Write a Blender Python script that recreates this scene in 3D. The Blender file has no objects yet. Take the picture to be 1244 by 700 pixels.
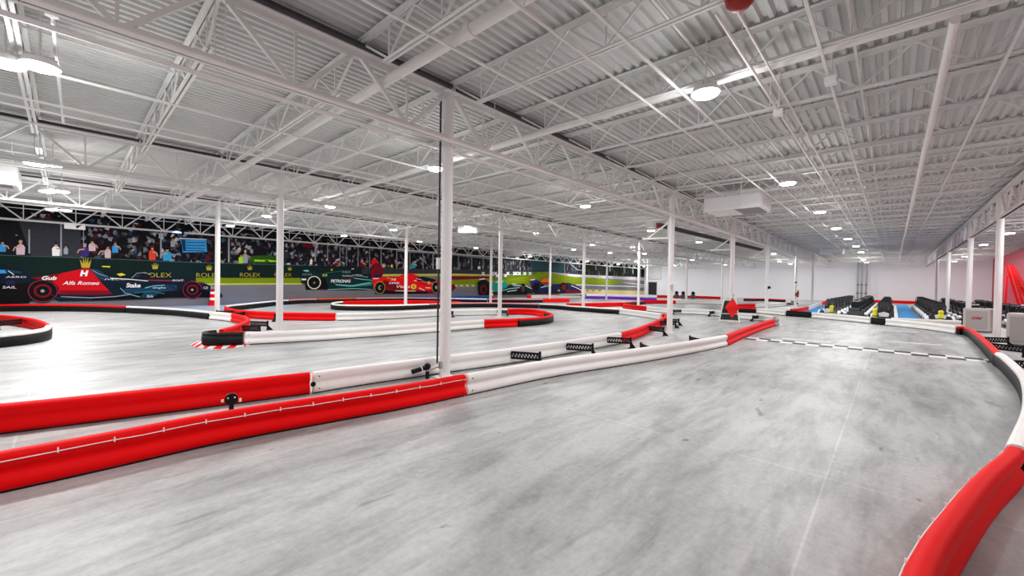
import bpy, math, random
from mathutils import Vector, Matrix
random.seed(7)
scene = bpy.context.scene
col = scene.collection
# ------------------------------------------------------------------ camera
W, Hh, F = 1244.0, 700.0, 500.63
CAMH = 1.7
YAW, PIT, ROLL = math.radians(42.718), math.radians(0.8513), math.radians(0.9707)
fw = Vector((-math.sin(YAW)*math.cos(PIT), math.cos(YAW)*math.cos(PIT), -math.sin(PIT)))
r0 = Vector((math.cos(YAW), math.sin(YAW), 0)); u0 = r0.cross(fw)
rt = r0*math.cos(ROLL) + u0*math.sin(ROLL)
up = u0*math.cos(ROLL) - r0*math.sin(ROLL)
cd = bpy.data.cameras.new('camera'); cam = bpy.data.objects.new('camera', cd); col.objects.link(cam)
cd.sensor_width = 36; cd.lens = 36*F/W; cd.clip_end = 300; cd.clip_start = 0.05
m3 = Matrix((rt, up, -fw)).transposed()
cam.matrix_world = Matrix.Translation((0, 0, CAMH)) @ m3.to_4x4()
scene.camera = cam
# ------------------------------------------------------------------ world, exposure
wd = bpy.data.worlds.new('world'); scene.world = wd; wd.use_nodes = True
wd.node_tree.nodes['Background'].inputs[0].default_value = (0.93, 0.96, 1, 1)
wd.node_tree.nodes['Background'].inputs[1].default_value = 0.6
scene.view_settings.view_transform = 'Standard'
scene.view_settings.look = 'None'
scene.view_settings.gamma = 1
scene.view_settings.use_curve_mapping = False
scene.view_settings.exposure = -0.85
LAMP_W = 190.0
scene.cycles.max_bounces = 8
scene.cycles.diffuse_bounces = 5

# ------------------------------------------------------------------ plan reading: image bearing -> point of the place
def ray(x, y): return fw*F + rt*(x-W/2) + up*(Hh/2-y)
def flr(x, y, z=0.0):
    d = ray(x, y); t = (z-CAMH)/d.z
    return (d.x*t, d.y*t)
def on_x(x, y, X):
    d = ray(x, y); t = X/d.x
    return (d.y*t, CAMH+d.z*t)

# ------------------------------------------------------------------ materials
def rgb(h):
    v = [int(h[i:i+2], 16)/255 for i in (0, 2, 4)]
    return tuple((c/12.92 if c <= .04045 else ((c+.055)/1.055)**2.4) for c in v)+(1,)
def mat(name, hexc, rough=.5, var=.12, scale=6, metal=0.0, emit=0, spec=.5, stretch=None):
    m = bpy.data.materials.new(name); m.use_nodes = True; nt = m.node_tree
    b = nt.nodes['Principled BSDF']; c = rgb(hexc)
    tc = nt.nodes.new('ShaderNodeTexCoord'); nz = nt.nodes.new('ShaderNodeTexNoise'); mx = nt.nodes.new('ShaderNodeMix')
    mx.data_type = 'RGBA'; nz.inputs['Scale'].default_value = scale; nz.inputs['Detail'].default_value = 4
    if stretch:
        mp = nt.nodes.new('ShaderNodeMapping'); mp.inputs['Scale'].default_value = stretch
        nt.links.new(tc.outputs['Object'], mp.inputs[0]); nt.links.new(mp.outputs[0], nz.inputs['Vector'])
    else: nt.links.new(tc.outputs['Object'], nz.inputs['Vector'])
    mx.inputs[6].default_value = tuple(x*(1-var) for x in c[:3])+(1,)
    mx.inputs[7].default_value = tuple(min(1, x*(1+var)) for x in c[:3])+(1,)
    nt.links.new(nz.outputs['Fac'], mx.inputs[0]); nt.links.new(mx.outputs[2], b.inputs['Base Color'])
    b.inputs['Roughness'].default_value = rough; b.inputs['Metallic'].default_value = metal
    b.inputs['Specular IOR Level'].default_value = spec
    if emit:
        b.inputs['Emission Color'].default_value = c; b.inputs['Emission Strength'].default_value = emit
    return m
M = dict(
    red=mat('red_plastic', 'EE0006', .6, .05, spec=.15), white=mat('white_plastic', 'F4F2EF', .42, .05),
    black=mat('black_rubber', '0A0B0D', .6, .2, spec=.25), blue=mat('blue_plastic', '1E55B0', .4, .06),
    orange=mat('orange_plastic', 'F0551C', .45, .06), purple=mat('purple_light_tint', '6A30D0', .4, .08),  # purple: coloured light on the barrier skirt put into its colour
    lilac=mat('lilac_light_tint', 'D46AF0', .45, .06), pink=mat('faded_red_plastic', 'F29AA5', .5, .1), grey=mat('scuffed_grey', '8E8B88', .5, .25, 20),  # lilac: purple light on the barrier lip put into its colour
    steel=mat('white_painted_steel', 'ECEBEA', .45, .04), beam=mat('ceiling_paint', 'E6E6E4', .6, .08, 3),
    deck=mat('deck_paint', 'CFD0CE', .7, .08, 2), darkstrip=mat('dark_strip', '3A3438', .7, .2),
    pipe=mat('pipe_paint', 'EEEBE9', .5, .06, 4), metal=mat('galvanised_steel', 'A9ABAE', .35, .1, 10, .7),
    wallw=mat('white_wall_paint', 'F6F7FC', .7, .03, .6), wallr=mat('red_wall_paint', 'C03A50', .6, .08, 1.5),
    doordark=mat('dark_door', '25262B', .5, .1), lens=mat('lamp_lens', 'FFFFFF', .4, 0, emit=30),
    cable=mat('white_cable', 'F4F0EE', .5, .05), bolt=mat('bolt_steel', '3A3A3C', .4, .1, metal=.6),
    tubeh=mat('dark_heater_tube', '57504D', .6, .1), heaterred=mat('burner_red', 'A02018', .5, .1),
    mblue=mat('blue_mat', '1594DC', .5, .12, 3, stretch=(1, 6, 1)), yellow=mat('yellow_plastic', 'E8E614', .45, .08),
    cabgrey=mat('speckled_grey_cabinet', 'A8A29F', .6, .12, 40), cabtrim=mat('cabinet_trim', 'C2BCB8', .5, .05),
    logored=mat('logo_red', 'B02038', .5, .05), flagred=mat('flag_red', 'EE0200', .7, .08, 12),
    dkgreen=mat('dark_green_panel', '16302A', .6, .1), kartblack=mat('kart_black', '15161A', .4, .2, 15),
    kartwhite=mat('kart_white', 'EDEFF2', .35, .04), kartgrey=mat('kart_grey', '4A4D50', .45, .15, 12),
    tyre=mat('tyre_rubber', '141414', .8, .2, 25), truss=mat('red_painted_steel', 'E8000A', .4, .06),
    linew=mat('white_line_paint', 'F0F0F0', .6, .1, 15), linek=mat('black_line_paint', '18181A', .6, .2, 15),
    insul=mat('unit_casing', 'F0F0F0', .45, .04), grille=mat('unit_grille', '8A8A8C', .5, .2, 30),
    navy=mat('navy_bracket', '1E2036', .5, .15))

def floor_mat():
    m = bpy.data.materials.new('polished_concrete'); m.use_nodes = True; nt = m.node_tree; b = nt.nodes['Principled BSDF']
    N = nt.nodes.new; L = nt.links.new
    tc = N('ShaderNodeTexCoord')
    def noise(scale, detail, rough, rot=0, sc=(1, 1, 1), dist=0):
        mp = N('ShaderNodeMapping'); mp.inputs['Rotation'].default_value = (0, 0, rot); mp.inputs['Scale'].default_value = sc
        L(tc.outputs['Object'], mp.inputs[0]); n = N('ShaderNodeTexNoise'); n.inputs['Scale'].default_value = scale
        n.inputs['Detail'].default_value = detail; n.inputs['Roughness'].default_value = rough; n.inputs['Distortion'].default_value = dist
        L(mp.outputs[0], n.inputs['Vector']); return n.outputs['Fac']
    def ramp(src, stops):
        r = N('ShaderNodeValToRGB'); e = r.color_ramp.elements
        e[0].position, e[0].color = stops[0][0], (stops[0][1],)*3+(1,)
        e[1].position, e[1].color = stops[1][0], (stops[1][1],)*3+(1,)
        for p, v in stops[2:]:
            q = e.new(p); q.color = (v,)*3+(1,)
        L(src, r.inputs[0]); return r.outputs[0]
    def mul(a, c):
        x = N('ShaderNodeMix'); x.data_type = 'RGBA'; x.blend_type = 'MULTIPLY'; x.inputs[0].default_value = 1
        L(a, x.inputs[6]); L(c, x.inputs[7]); return x.outputs[2]
    base = ramp(noise(.55, 6, .6, dist=.6), [(.3, .78), (.7, 1.0)])
    streak = ramp(noise(2.2, 7, .68, math.radians(-20), (1, .22, 1), .35), [(.34, .62), (.56, 1.0)])
    streak2 = ramp(noise(3.4, 7, .68, math.radians(35), (1, .26, 1), .45), [(.3, .7), (.5, 1.0)])
    fine = ramp(noise(16, 8, .75), [(.28, .78), (.6, 1.0)])
    scuff = ramp(noise(4.2, 3, .55, math.radians(50), (1, .22, 1), .3), [(.25, .45), (.345, 1.0)])
    spots = ramp(noise(6.5, 2, .4, .4, (1, .5, 1)), [(.2, .4), (.27, 1.0)])
    v = mul(mul(mul(mul(mul(base, streak), streak2), fine), scuff), spots)
    # slab joints
    sx = N('ShaderNodeSeparateXYZ'); L(tc.outputs['Object'], sx.inputs[0])
    def joint(out, off, per, wdt, val):
        a = N('ShaderNodeMath'); a.operation = 'ADD'; a.inputs[1].default_value = off; L(out, a.inputs[0])
        p = N('ShaderNodeMath'); p.operation = 'PINGPONG'; p.inputs[1].default_value = per/2; L(a.outputs[0], p.inputs[0])
        return ramp(p.outputs[0], [(wdt, val), (wdt*1.6, 1.0)])
    v = mul(mul(v, joint(sx.outputs['X'], .4, 4.03, .007, 1.22)), joint(sx.outputs['Y'], .35, 4.95, .007, 1.22))
    tint = N('ShaderNodeMix'); tint.data_type = 'RGBA'; tint.blend_type = 'MULTIPLY'; tint.inputs[0].default_value = 1
    L(v, tint.inputs[6]); tint.inputs[7].default_value = (.565, .572, .568, 1)
    L(tint.outputs[2], b.inputs['Base Color'])
    rr = N('ShaderNodeMapRange'); rr.inputs['To Min'].default_value = .34; rr.inputs['To Max'].default_value = .6
    L(noise(2, 4, .6), rr.inputs[0]); L(rr.outputs[0], b.inputs['Roughness'])
    b.inputs['Specular IOR Level'].default_value = .35
    bp = N('ShaderNodeBump'); bp.inputs['Strength'].default_value = .08; L(noise(25, 5, .6), bp.inputs['Height']); L(bp.outputs[0], b.inputs['Normal'])
    return m
M['floor'] = floor_mat()

def crowd_mat(name, sc, stops, stretch=(1, 1, 1)):
    m = bpy.data.materials.new(name); m.use_nodes = True; nt = m.node_tree; b = nt.nodes['Principled BSDF']
    N = nt.nodes.new; L = nt.links.new
    tc = N('ShaderNodeTexCoord'); mp = N('ShaderNodeMapping'); mp.inputs['Scale'].default_value = stretch
    L(tc.outputs['Object'], mp.inputs[0])
    vo = N('ShaderNodeTexVoronoi'); vo.inputs['Scale'].default_value = sc; L(mp.outputs[0], vo.inputs['Vector'])
    se = N('ShaderNodeSeparateColor'); L(vo.outputs['Color'], se.inputs[0])
    r = N('ShaderNodeValToRGB'); r.color_ramp.interpolation = 'CONSTANT'; e = r.color_ramp.elements
    e[0].position, e[0].color = 0, rgb(stops[0][1]); e[1].position, e[1].color = stops[1][0], rgb(stops[1][1])
    for p, c in stops[2:]:
        q = e.new(p); q.color = rgb(c)
    L(se.outputs[0], r.inputs[0])
    nz = N('ShaderNodeTexNoise'); nz.inputs['Scale'].default_value = 1.2; nz.inputs['Detail'].default_value = 3; L(tc.outputs['Object'], nz.inputs['Vector'])
    rp = N('ShaderNodeValToRGB'); rp.color_ramp.elements[0].position = .36; rp.color_ramp.elements[1].position = .6; L(nz.outputs['Fac'], rp.inputs[0])
    mx = N('ShaderNodeMix'); mx.data_type = 'RGBA'; L(rp.outputs[0], mx.inputs[0]); mx.inputs[6].default_value = rgb(stops[0][1]); L(r.outputs[0], mx.inputs[7])
    L(mx.outputs[2], b.inputs['Base Color']); b.inputs['Roughness'].default_value = .8; b.inputs['Specular IOR Level'].default_value = .15
    return m

# ------------------------------------------------------------------ mesh builder
class MB:
    def __init__(s): s.v = []; s.f = []; s.mi = []; s.k = 0; s.smooth = []
    def _add(s, vs, fs, sm=False):
        o = len(s.v); s.v += [tuple(p) for p in vs]
        for f in fs: s.f.append([i+o for i in f]); s.mi.append(s.k); s.smooth.append(sm)
        return s
    def box(s, a, b, M4=None):
        x0, y0, z0 = a; x1, y1, z1 = b
        vs = [Vector(p) for p in ((x0,y0,z0),(x1,y0,z0),(x1,y1,z0),(x0,y1,z0),(x0,y0,z1),(x1,y0,z1),(x1,y1,z1),(x0,y1,z1))]
        if M4: vs = [M4 @ p for p in vs]
        return s._add(vs, [(0,3,2,1),(4,5,6,7),(0,1,5,4),(1,2,6,5),(2,3,7,6),(3,0,4,7)])
    def bevbox(s, a, b, c=.02, M4=None):
        # box with chamfered vertical + horizontal edges
        x0, y0, z0 = a; x1, y1, z1 = b; vs = []
        for z, i in ((z0, c), (z0+c, 0), (z1-c, 0), (z1, c)):
            X0, X1, Y0, Y1 = x0+i, x1-i, y0+i, y1-i; k = c
            vs += [Vector(p) for p in ((X0+k,Y0,z),(X1-k,Y0,z),(X1,Y0+k,z),(X1,Y1-k,z),(X1-k,Y1,z),(X0+k,Y1,z),(X0,Y1-k,z),(X0,Y0+k,z))]
        if M4: vs = [M4 @ p for p in vs]
        fs = [tuple(range(7, -1, -1)), tuple(range(24, 32))]
        for l in range(3):
            for i in range(8):
                j = (i+1) % 8; fs.append((l*8+i, l*8+j, l*8+8+j, l*8+8+i))
        return s._add(vs, fs)
    def bar(s, p, q, w=.05, h=None):
        # square bar between two points
        p, q = Vector(p), Vector(q); h = h or w; d = (q-p)
        if d.length < 1e-6: return s
        d.normalize(); a = Vector((0, 0, 1)) if abs(d.z) < .95 else Vector((1, 0, 0))
        x = d.cross(a).normalized()*w/2; y = d.cross(x).normalized()*h/2
        vs = [p-x-y, p+x-y, p+x+y, p-x+y, q-x-y, q+x-y, q+x+y, q-x+y]
        return s._add(vs, [(0,3,2,1),(4,5,6,7),(0,1,5,4),(1,2,6,5),(2,3,7,6),(3,0,4,7)])
    def tube(s, p, q, r=.05, n=8, r2=None, cap=True):
        p, q = Vector(p), Vector(q); d = (q-p).normalized(); a = Vector((0, 0, 1)) if abs(d.z) < .95 else Vector((1, 0, 0))
        x = d.cross(a).normalized(); y = d.cross(x); r2 = r if r2 is None else r2
        vs = []
        for i in range(n):
            t = 2*math.pi*i/n; o = x*math.cos(t)+y*math.sin(t); vs += [p+o*r, q+o*r2]
        fs = [(2*i, 2*((i+1) % n), 2*((i+1) % n)+1, 2*i+1) for i in range(n)]
        s._add(vs, fs, True)
        if cap: s._add([v for v in vs[0::2]], [tuple(range(n-1, -1, -1))]); s._add([v for v in vs[1::2]], [tuple(range(n))])
        return s
    def path(s, pts, r=.02, n=6, closed=False):
        pts = [Vector(p) for p in pts]; m = len(pts)
        rng = range(m if closed else m-1)
        for i in rng: s.tube(pts[i], pts[(i+1) % m], r, n, cap=True)
        return s
    def sweep(s, pts, prof, z0=0.0, cap=True):
        # pts: (x,y) polyline; prof: closed list of (offset,z)
        n = len(prof); m = len(pts); vs = []
        for i, p in enumerate(pts):
            a = Vector(pts[max(0, i-1)]); b = Vector(pts[min(m-1, i+1)]); t = (b-a).normalized(); nn = Vector((-t.y, t.x))
            for o, z in prof: vs.append((p[0]+nn.x*o, p[1]+nn.y*o, z+z0))
        fs = []
        for i in range(m-1):
            for j in range(n):
                k = (j+1) % n; fs.append((i*n+j, (i+1)*n+j, (i+1)*n+k, i*n+k))
        s._add(vs, fs, True)
        if cap: s._add([vs[j] for j in range(n)], [tuple(range(n))]); s._add([vs[(m-1)*n+j] for j in range(n)], [tuple(range(n-1, -1, -1))])
        return s
    def prism(s, poly, axis, a, b):
        # poly 2d extruded along axis 'x','y','z' from a to b
        def P(p, t):
            if axis == 'x': return (t, p[0], p[1])
            if axis == 'y': return (p[0], t, p[1])
            return (p[0], p[1], t)
        n = len(poly); vs = [P(p, a) for p in poly]+[P(p, b) for p in poly]
        fs = [tuple(range(n)), tuple(range(2*n-1, n-1, -1))]+[(i, i+n, (i+1) % n+n, (i+1) % n) for i in range(n)]
        return s._add(vs, fs)
    def sphere(s, c, r, n=10, sc=(1, 1, 1)):
        vs = []; fs = []; R = n//2
        for i in range(R+1):
            ph = math.pi*i/R
            for j in range(n):
                th = 2*math.pi*j/n
                vs.append((c[0]+r*sc[0]*math.sin(ph)*math.cos(th), c[1]+r*sc[1]*math.sin(ph)*math.sin(th), c[2]+r*sc[2]*math.cos(ph)))
        for i in range(R):
            for j in range(n): fs.append((i*n+j, (i+1)*n+j, (i+1)*n+(j+1) % n, i*n+(j+1) % n))
        return s._add(vs, fs, True)
    def mesh(s, name, mats):
        me = bpy.data.meshes.new(name); me.from_pydata(s.v, [], s.f); me.validate(verbose=False)
        for m in (mats if isinstance(mats, (list, tuple)) else [mats]): me.materials.append(m)
        if len(me.polygons) == len(s.f):
            for p, i, sm in zip(me.polygons, s.mi, s.smooth): p.material_index = i; p.use_smooth = sm
        me.update(); return me
    def build(s, name, mats, parent=None, loc=None):
        o = bpy.data.objects.new(name, s.mesh(name, mats)); col.objects.link(o)
        if parent: o.parent = parent
        if loc: o.location = loc
        if any(s.smooth):
            pass
        return o
def tag(o, label=None, cat=None, group=None, kind=None):
    if label: o['label'] = label
    if cat: o['category'] = cat
    if group: o['group'] = group
    if kind: o['kind'] = kind
    return o
def empty(name, loc=(0, 0, 0), rz=0, **k):
    o = bpy.data.objects.new(name, None); col.objects.link(o); o.location = loc; o.rotation_euler = (0, 0, rz)
    o.empty_display_size = .2
    return tag(o, **k)
def repeat(mb, name, m, parent, locs):
    me = mb.mesh(name, m)
    for l in locs:
        o = bpy.data.objects.new(name, me); col.objects.link(o); o.parent = parent; o.location = l
def kids(o): return [c for c in list(bpy.data.objects) if c.parent == o]
def dup(o, loc, rz, label, ch=None):
    c = o.copy(); col.objects.link(c); c.location = loc; c.rotation_euler = (0, 0, rz); c['label'] = label
    for k, gs in (ch if ch is not None else [(k, kids(k)) for k in kids(o)]):
        q = k.copy(); col.objects.link(q); q.parent = c
        for g in gs:
            h = g.copy(); col.objects.link(h); h.parent = q
    return c
def text_mesh(txt, size_w, size_h, name, m, shear=0, bold=0.0):
    cu = bpy.data.curves.new(name, 'FONT'); cu.body = txt; cu.size = 1; cu.shear = shear; cu.offset = bold
    cu.resolution_u = 3
    o = bpy.data.objects.new(name, cu); col.objects.link(o)
    dg = bpy.context.evaluated_depsgraph_get(); dg.update()
    me = bpy.data.meshes.new_from_object(o.evaluated_get(dg)); bpy.data.objects.remove(o)
    xs = [v.co.x for v in me.vertices]; ys = [v.co.y for v in me.vertices]
    x0, x1, y0, y1 = min(xs), max(xs), min(ys), max(ys)
    for v in me.vertices:
        v.co.x = (v.co.x-x0)/(x1-x0)*size_w; v.co.y = (v.co.y-y0)/(y1-y0)*size_h
    me.materials.clear(); me.materials.append(m); return me

# ================================================================== SETTING
XL, XR, YB, YF, ZD = -30.0, 7.5, -7.0, 64.5, 5.15
f = MB(); f.box((XL-.3, YB, -.2), (XR+.3, YF+.3, 0)); tag(f.build('floor', M['floor']), kind='structure')
f = MB(); f.box((XL-.25, YB, 0), (XL, YF+.25, ZD+.5)); tag(f.build('wall_left', M['wallw']), kind='structure')
f = MB(); f.box((XL-.25, YF, 0), (XR+.25, YF+.25, ZD+.5)); tag(f.build('wall_far', M['wallw']), kind='structure')
f = MB(); f.box((XR, YB, 0), (XR+.25, YF, ZD+.5)); tag(f.build('wall_right', M['wallr']), kind='structure')
# corrugated roof deck
prof = []; p = .1524; x = XL-.2
while x < XR+.2:
    prof += [(x, ZD), (x+.055, ZD), (x+.075, ZD+.05), (x+.132, ZD+.05)]; x += p
f = MB(); vs = [(a, YB, z) for a, z in prof]+[(a, YF+.2, z) for a, z in prof]; n = len(prof)
f._add(vs, [(i, i+1, n+i+1, n+i) for i in range(n-1)])
f.box((XL-.25, YB, ZD+.07), (XR+.25, YF+.25, ZD+.25))
tag(f.build('ceiling', M['deck']), kind='structure')
# door and roller shutter box in the far corner
dx0, dx1 = XL+.75, XL+2.15
f = MB(); f.box((dx0, YF-.04, 0), (dx1, YF-.005, 2.05)); d = tag(f.build('door_1', M['doordark']), kind='structure')
f = MB(); f.box((dx0-.1, YF-.06, 0), (dx0, YF, 2.15)).box((dx1, YF-.06, 0), (dx1+.1, YF, 2.15)).box((dx0-.1, YF-.06, 2.05), (dx1+.1, YF, 2.15)); f.build('door_frame', M['steel'], d)
f = MB(); f.tube((dx0+.12, YF-.09, 1.0), (dx0+.12, YF-.04, 1.0), .03); f.build('door_handle', M['metal'], d)
f = MB(); f.box((XL+.3, YF-.25, 2.55), (XL+2.9, YF-.005, 2.65)).box((XL+.4, YF-.2, 2.65), (XL+2.8, YF-.005, 4.7)); d = f.build('roller_shutter', M['steel'])
tag(d, 'closed white panel shutter above the dark doorway in the far corner', 'shutter')

# ================================================================== ROOF STEEL
ROWS = [('mural wall', -29.6), ('third', -21.7), ('second', -13.8), ('nearest', -5.75), ('right-hand', 2.65)]
JY = [4.55+1.66*k for k in range(-6, 36)]
BAYS = {'A': None}
COLY = {-5.75: [4.52, 14.45, 22.0, 29.6, 40.0, 49.5], -13.8: [4.45, 14.1, 21.35, 28.76, 38.4, 49.0],
        -21.7: [4.5, 14.0, 21.2, 28.3, 37.9, 47.5], 2.65: [21.6, 28.9, 39.0, 49.0], -29.6: [4.5, 14.1, 21.3, 28.7, 38.5, 48.5]}
def girder(X, y0, y1, label, group):
    L = y1-y0; r = empty('roof_girder', (X, y0, 0), label=label, cat='roof girder', group=group)
    t = MB(); g = .06
    t.box((-.11, g, 4.97), (-.012, L-g, 4.99)).box((-.03, g, 4.89), (-.012, L-g, 4.99)).box((.012, g, 4.97), (.11, L-g, 4.99)).box((.012, g, 4.89), (.03, L-g, 4.99))
    t.build('top_chord', M['beam'], r)
    t = MB(); t.box((-.1, g, 4.13), (-.012, L-g, 4.15)).box((-.03, g, 4.13), (-.012, L-g, 4.22)).box((.012, g, 4.13), (.1, L-g, 4.15)).box((.012, g, 4.13), (.03, L-g, 4.22))
    t.build('bottom_chord', M['beam'], r)
    t = MB(); t.box((.12, g, 4.98), (.2, L-g, 5.03)); t.build('dark_chord_strip', M['darkstrip'], r)  # thin dark strip set alongside the top chord
    n = max(2, round(L/1.66)); s = L/n; w = MB()
    for i in range(n):
        a, m_, b = i*s+.05, (i+.5)*s, (i+1)*s-.05
        if i: w.bar((0, a, 4.93), (0, m_, 4.18), .055)
        else: w.bar((0, a+.1, 4.93), (0, m_, 4.18), .07)
        w.bar((0, m_+.04, 4.18), (0, b, 4.93), .055)
        w.bar((0, m_, 4.18), (0, m_, 4.93), .03)
    w.build('web_members', M['beam'], r)
    return r
def joist(x0, x1, Y, label, group, protos={}):
    key = (round(x0, 2), round(x1, 2)); L = x1-x0
    if key in protos:
        return dup(protos[key][0], (x0, Y, 0), 0, label, protos[key][1])
    r = empty('roof_joist', (x0, Y, 0), label=label, cat='roof joist', group=group)
    a = MB(); a.box((.0, -.06, 5.115), (L, -.01, 5.13)).box((0, -.02, 5.06), (L, -.01, 5.13)).box((0, .01, 5.115), (L, .06, 5.13)).box((0, .01, 5.06), (L, .02, 5.13))
    k1 = a.build('top_chord', M['beam'], r)
    a = MB(); a.box((.7, -.05, 4.6), (L-.7, -.008, 4.612)).box((.7, .008, 4.6), (L-.7, .05, 4.612)).box((.7, -.016, 4.6), (L-.7, -.008, 4.64)).box((.7, .008, 4.6), (L-.7, .016, 4.64))
    k2 = a.build('bottom_chord', M['beam'], r)
    w = MB(); n = max(3, round((L-1.6)/1.22)); s = (L-1.6)/n; x = .8
    w.bar((.1, 0, 5.07), (.8, 0, 4.62), .03); w.bar((L-.1, 0, 5.07), (L-.8, 0, 4.62), .03)
    for i in range(n):
        w.bar((x, 0, 4.62), (x+s/2, 0, 5.08), .024); w.bar((x+s/2, 0, 5.08), (x+s, 0, 4.62), .024)
        w.bar((x, 0, 4.62), (x, 0, 5.08), .018); x += s
    w.bar((x, 0, 4.62), (x, 0, 5.08), .018)
    k3 = w.build('web_members', M['beam'], r)
    protos[key] = (r, [(k1, []), (k2, []), (k3, [])]); return r
ordn = ['first', 'second', 'third', 'fourth', 'fifth', 'sixth', 'seventh', 'eighth', 'ninth', 'tenth', 'eleventh', 'twelfth']
for nm, X in ROWS:
    ys = COLY[X]
    if X == 2.65: ys = [-5.5, 4.5, 14.2]+ys
    else: ys = [-5.5]+ys
    ys = ys+[57.5, YF-.1]
    for i in range(len(ys)-1):
        lab = 'white lattice roof girder over the %s column row, %s span from camera' % (nm, ordn[i])
        if X == -29.6: lab = 'white lattice roof girder along the top of the racing mural, %s span from the left' % ordn[i]
        girder(X, ys[i], ys[i+1], lab, 'lattice roof girders over the %s row' % nm)
xs = [XL+.02]+[X for _, X in ROWS[1:]]+[XR-.02]
bayn = ['bay beside the racing mural', 'bay between the third and second column rows', 'bay between the second and nearest column rows', 'bay overhead between the nearest and right-hand column rows', 'narrow bay beside the red wall']
for b in range(5):
    for i, Y in enumerate(JY):
        if b < 3 and Y < -3.5: continue
        if Y > YF-.1: continue
        joist(xs[b], xs[b+1], Y, 'white open-web steel roof joist in the %s' % bayn[b], 'roof joists, '+bayn[b])
# bridging angles running along the joists' bottom chords
for b in range(4):
    L = xs[b+1]-xs[b]
    for j, fr in enumerate((.2, .4, .6, .8)):
        X = xs[b]+L*fr
        o = MB(); o.bar((0, -4, 4.585), (0, YF-1, 4.585), .035, .025)
        if j in (1, 2): o.bar((.25, -4, 5.04), (.25, YF-1, 5.04), .03, .03)
        o = o.build('bridging_angle', M['beam'], loc=(X, 0, 0))
        tag(o, 'thin bridging angle, %s from left, %s' % (ordn[j], bayn[b]), 'bridging')
# columns
cproto = None
colname = {-5.75: 'nearest row', -13.8: 'second row', -21.7: 'third row', 2.65: 'right-hand row by the parked karts'}
for X, ys in COLY.items():
    if X == -29.6: continue
    for i, Y in enumerate(ys):
        lab = 'white round steel column, %s of the %s counting from the camera' % (ordn[i], colname[X])
        if cproto is None:
            r = empty('steel_column', (X, Y, 0), label=lab, cat='column', group='white steel columns')
            a = MB(); a.tube((0, 0, .02), (0, 0, 4.95), .095, 20); k1 = a.build('shaft', M['steel'], r)
            a = MB(); a.box((-.16, -.16, 0), (.16, .16, .02)).box((-.14, -.14, 4.95), (.14, .14, 4.968)); k2 = a.build('plate', M['steel'], r)
            cproto = (r, [(k1, []), (k2, [])])
        else: dup(cproto[0], (X, Y, 0), 0, lab, cproto[1])

# big sprinkler mains
for Y, x0, x1, lab in ((3.3, -29.5, 7.3, 'thick white sprinkler main crossing the roof, the nearer of the two'), (6.5, -29.5, 7.3, 'thick white sprinkler main crossing the roof, passing the brightest lamp')):
    r = empty('sprinkler_main', (0, Y, 0), label=lab, cat='pipe')
    a = MB(); a.tube((x0, 0, 4.72), (x1, 0, 4.72), .075, 16); a.build('pipe', M['pipe'], r)
    repeat(MB().tube((-.05, 0, 4.72), (.05, 0, 4.72), .095, 16), 'coupling', M['pipe'], r, [(X, 0, 0) for X in (-24.9, -18.5, -11.1, -3.8, .9, 4.2)])
    repeat(MB().tube((0, 0, 4.79), (0, 0, 5.149), .008, 6), 'hanger_rod', M['beam'], r, [(X, 0, 0) for X in (-23, -17, -10, -4.5, -2.9, 0, 3.6)])
def ypipe(X, y0, y1, z, r_, lab, name='branch_pipe', n=10, cat='pipe', m='pipe'):
    r = empty(name, (X, 0, 0), label=lab, cat=cat)
    a = MB(); a.tube((0, y0, z), (0, y1, z), r_, n); a.build('pipe', M[m], r)
    repeat(MB().tube((0, 0, z), (0, 0, 5.149), .006, 5), 'hanger_rod', M['beam'], r, [(0, y0+1+4.2*k, 0) for k in range(int((min(y1, 34)-y0)/4.2))])
ypipe(.42, 6.3, 54, 4.52, .045, 'white pipe running away under the roof right of the bright lamps')
ypipe(-1.42, 4.6, 50, 4.54, .02, 'thin conduit running away beside the row of bright lamps', 'conduit', 8, 'conduit')
ypipe(-1.25, 3.4, 30, 4.56, .014, 'thinner conduit running just right of the lamp row conduit', 'conduit', 8, 'conduit')
ypipe(-5.5, -4, 60, 4.05, .03, 'conduit hung under the nearest roof girder, right side', 'conduit', 8, 'conduit')
ypipe(-5.98, -4, 60, 4.07, .02, 'thin conduit hung under the nearest roof girder, left side', 'conduit', 8, 'conduit')
ypipe(-2.85, -2, 40, 4.5, .018, 'thin sprinkler branch between nearest girder and bright lamps', 'conduit', 8, 'conduit')
ypipe(-10.8, -4, 45, 4.5, .02, 'thin pipe left of the nearest girder under the joists', 'conduit', 8, 'conduit')
ypipe(-16.8, -4, 45, 4.5, .02, 'thin pipe between second and third column rows', 'conduit', 8, 'conduit')

# ================================================================== LAMPS
def lamp_meshes():
    a = MB(); a.tube((0, 0, -.02), (0, 0, .06), .19, 20, .16).tube((0, 0, .06), (0, 0, .14), .09, 12, .07)
    for i in range(12):
        t = i*math.pi/6; a.bar((.06*math.cos(t), .06*math.sin(t), .09), (.15*math.cos(t), .15*math.sin(t), .09), .006, .05)
    h = a.mesh('housing', M['steel'])
    a = MB(); a.tube((0, 0, -.05), (0, 0, -.021), .16, 20, .185); d = a.mesh('lamp_lens', M['lens'])
    a = MB(); a.tube((0, 0, .13), (0, 0, .729), .012, 6); r = a.mesh('hanger', M['beam'])
    return h, d, r
LH, LD, LR = lamp_meshes()
ld = bpy.data.lights.new('lamp_light', 'AREA'); ld.shape = 'DISK'; ld.size = .4; ld.energy = LAMP_W; ld.color = (1, .985, .98)
lu = bpy.data.lights.new('lamp_spill', 'POINT'); lu.energy = LAMP_W*.27; lu.shadow_soft_size = .14; lu.color = (1, .985, .98)
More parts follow.
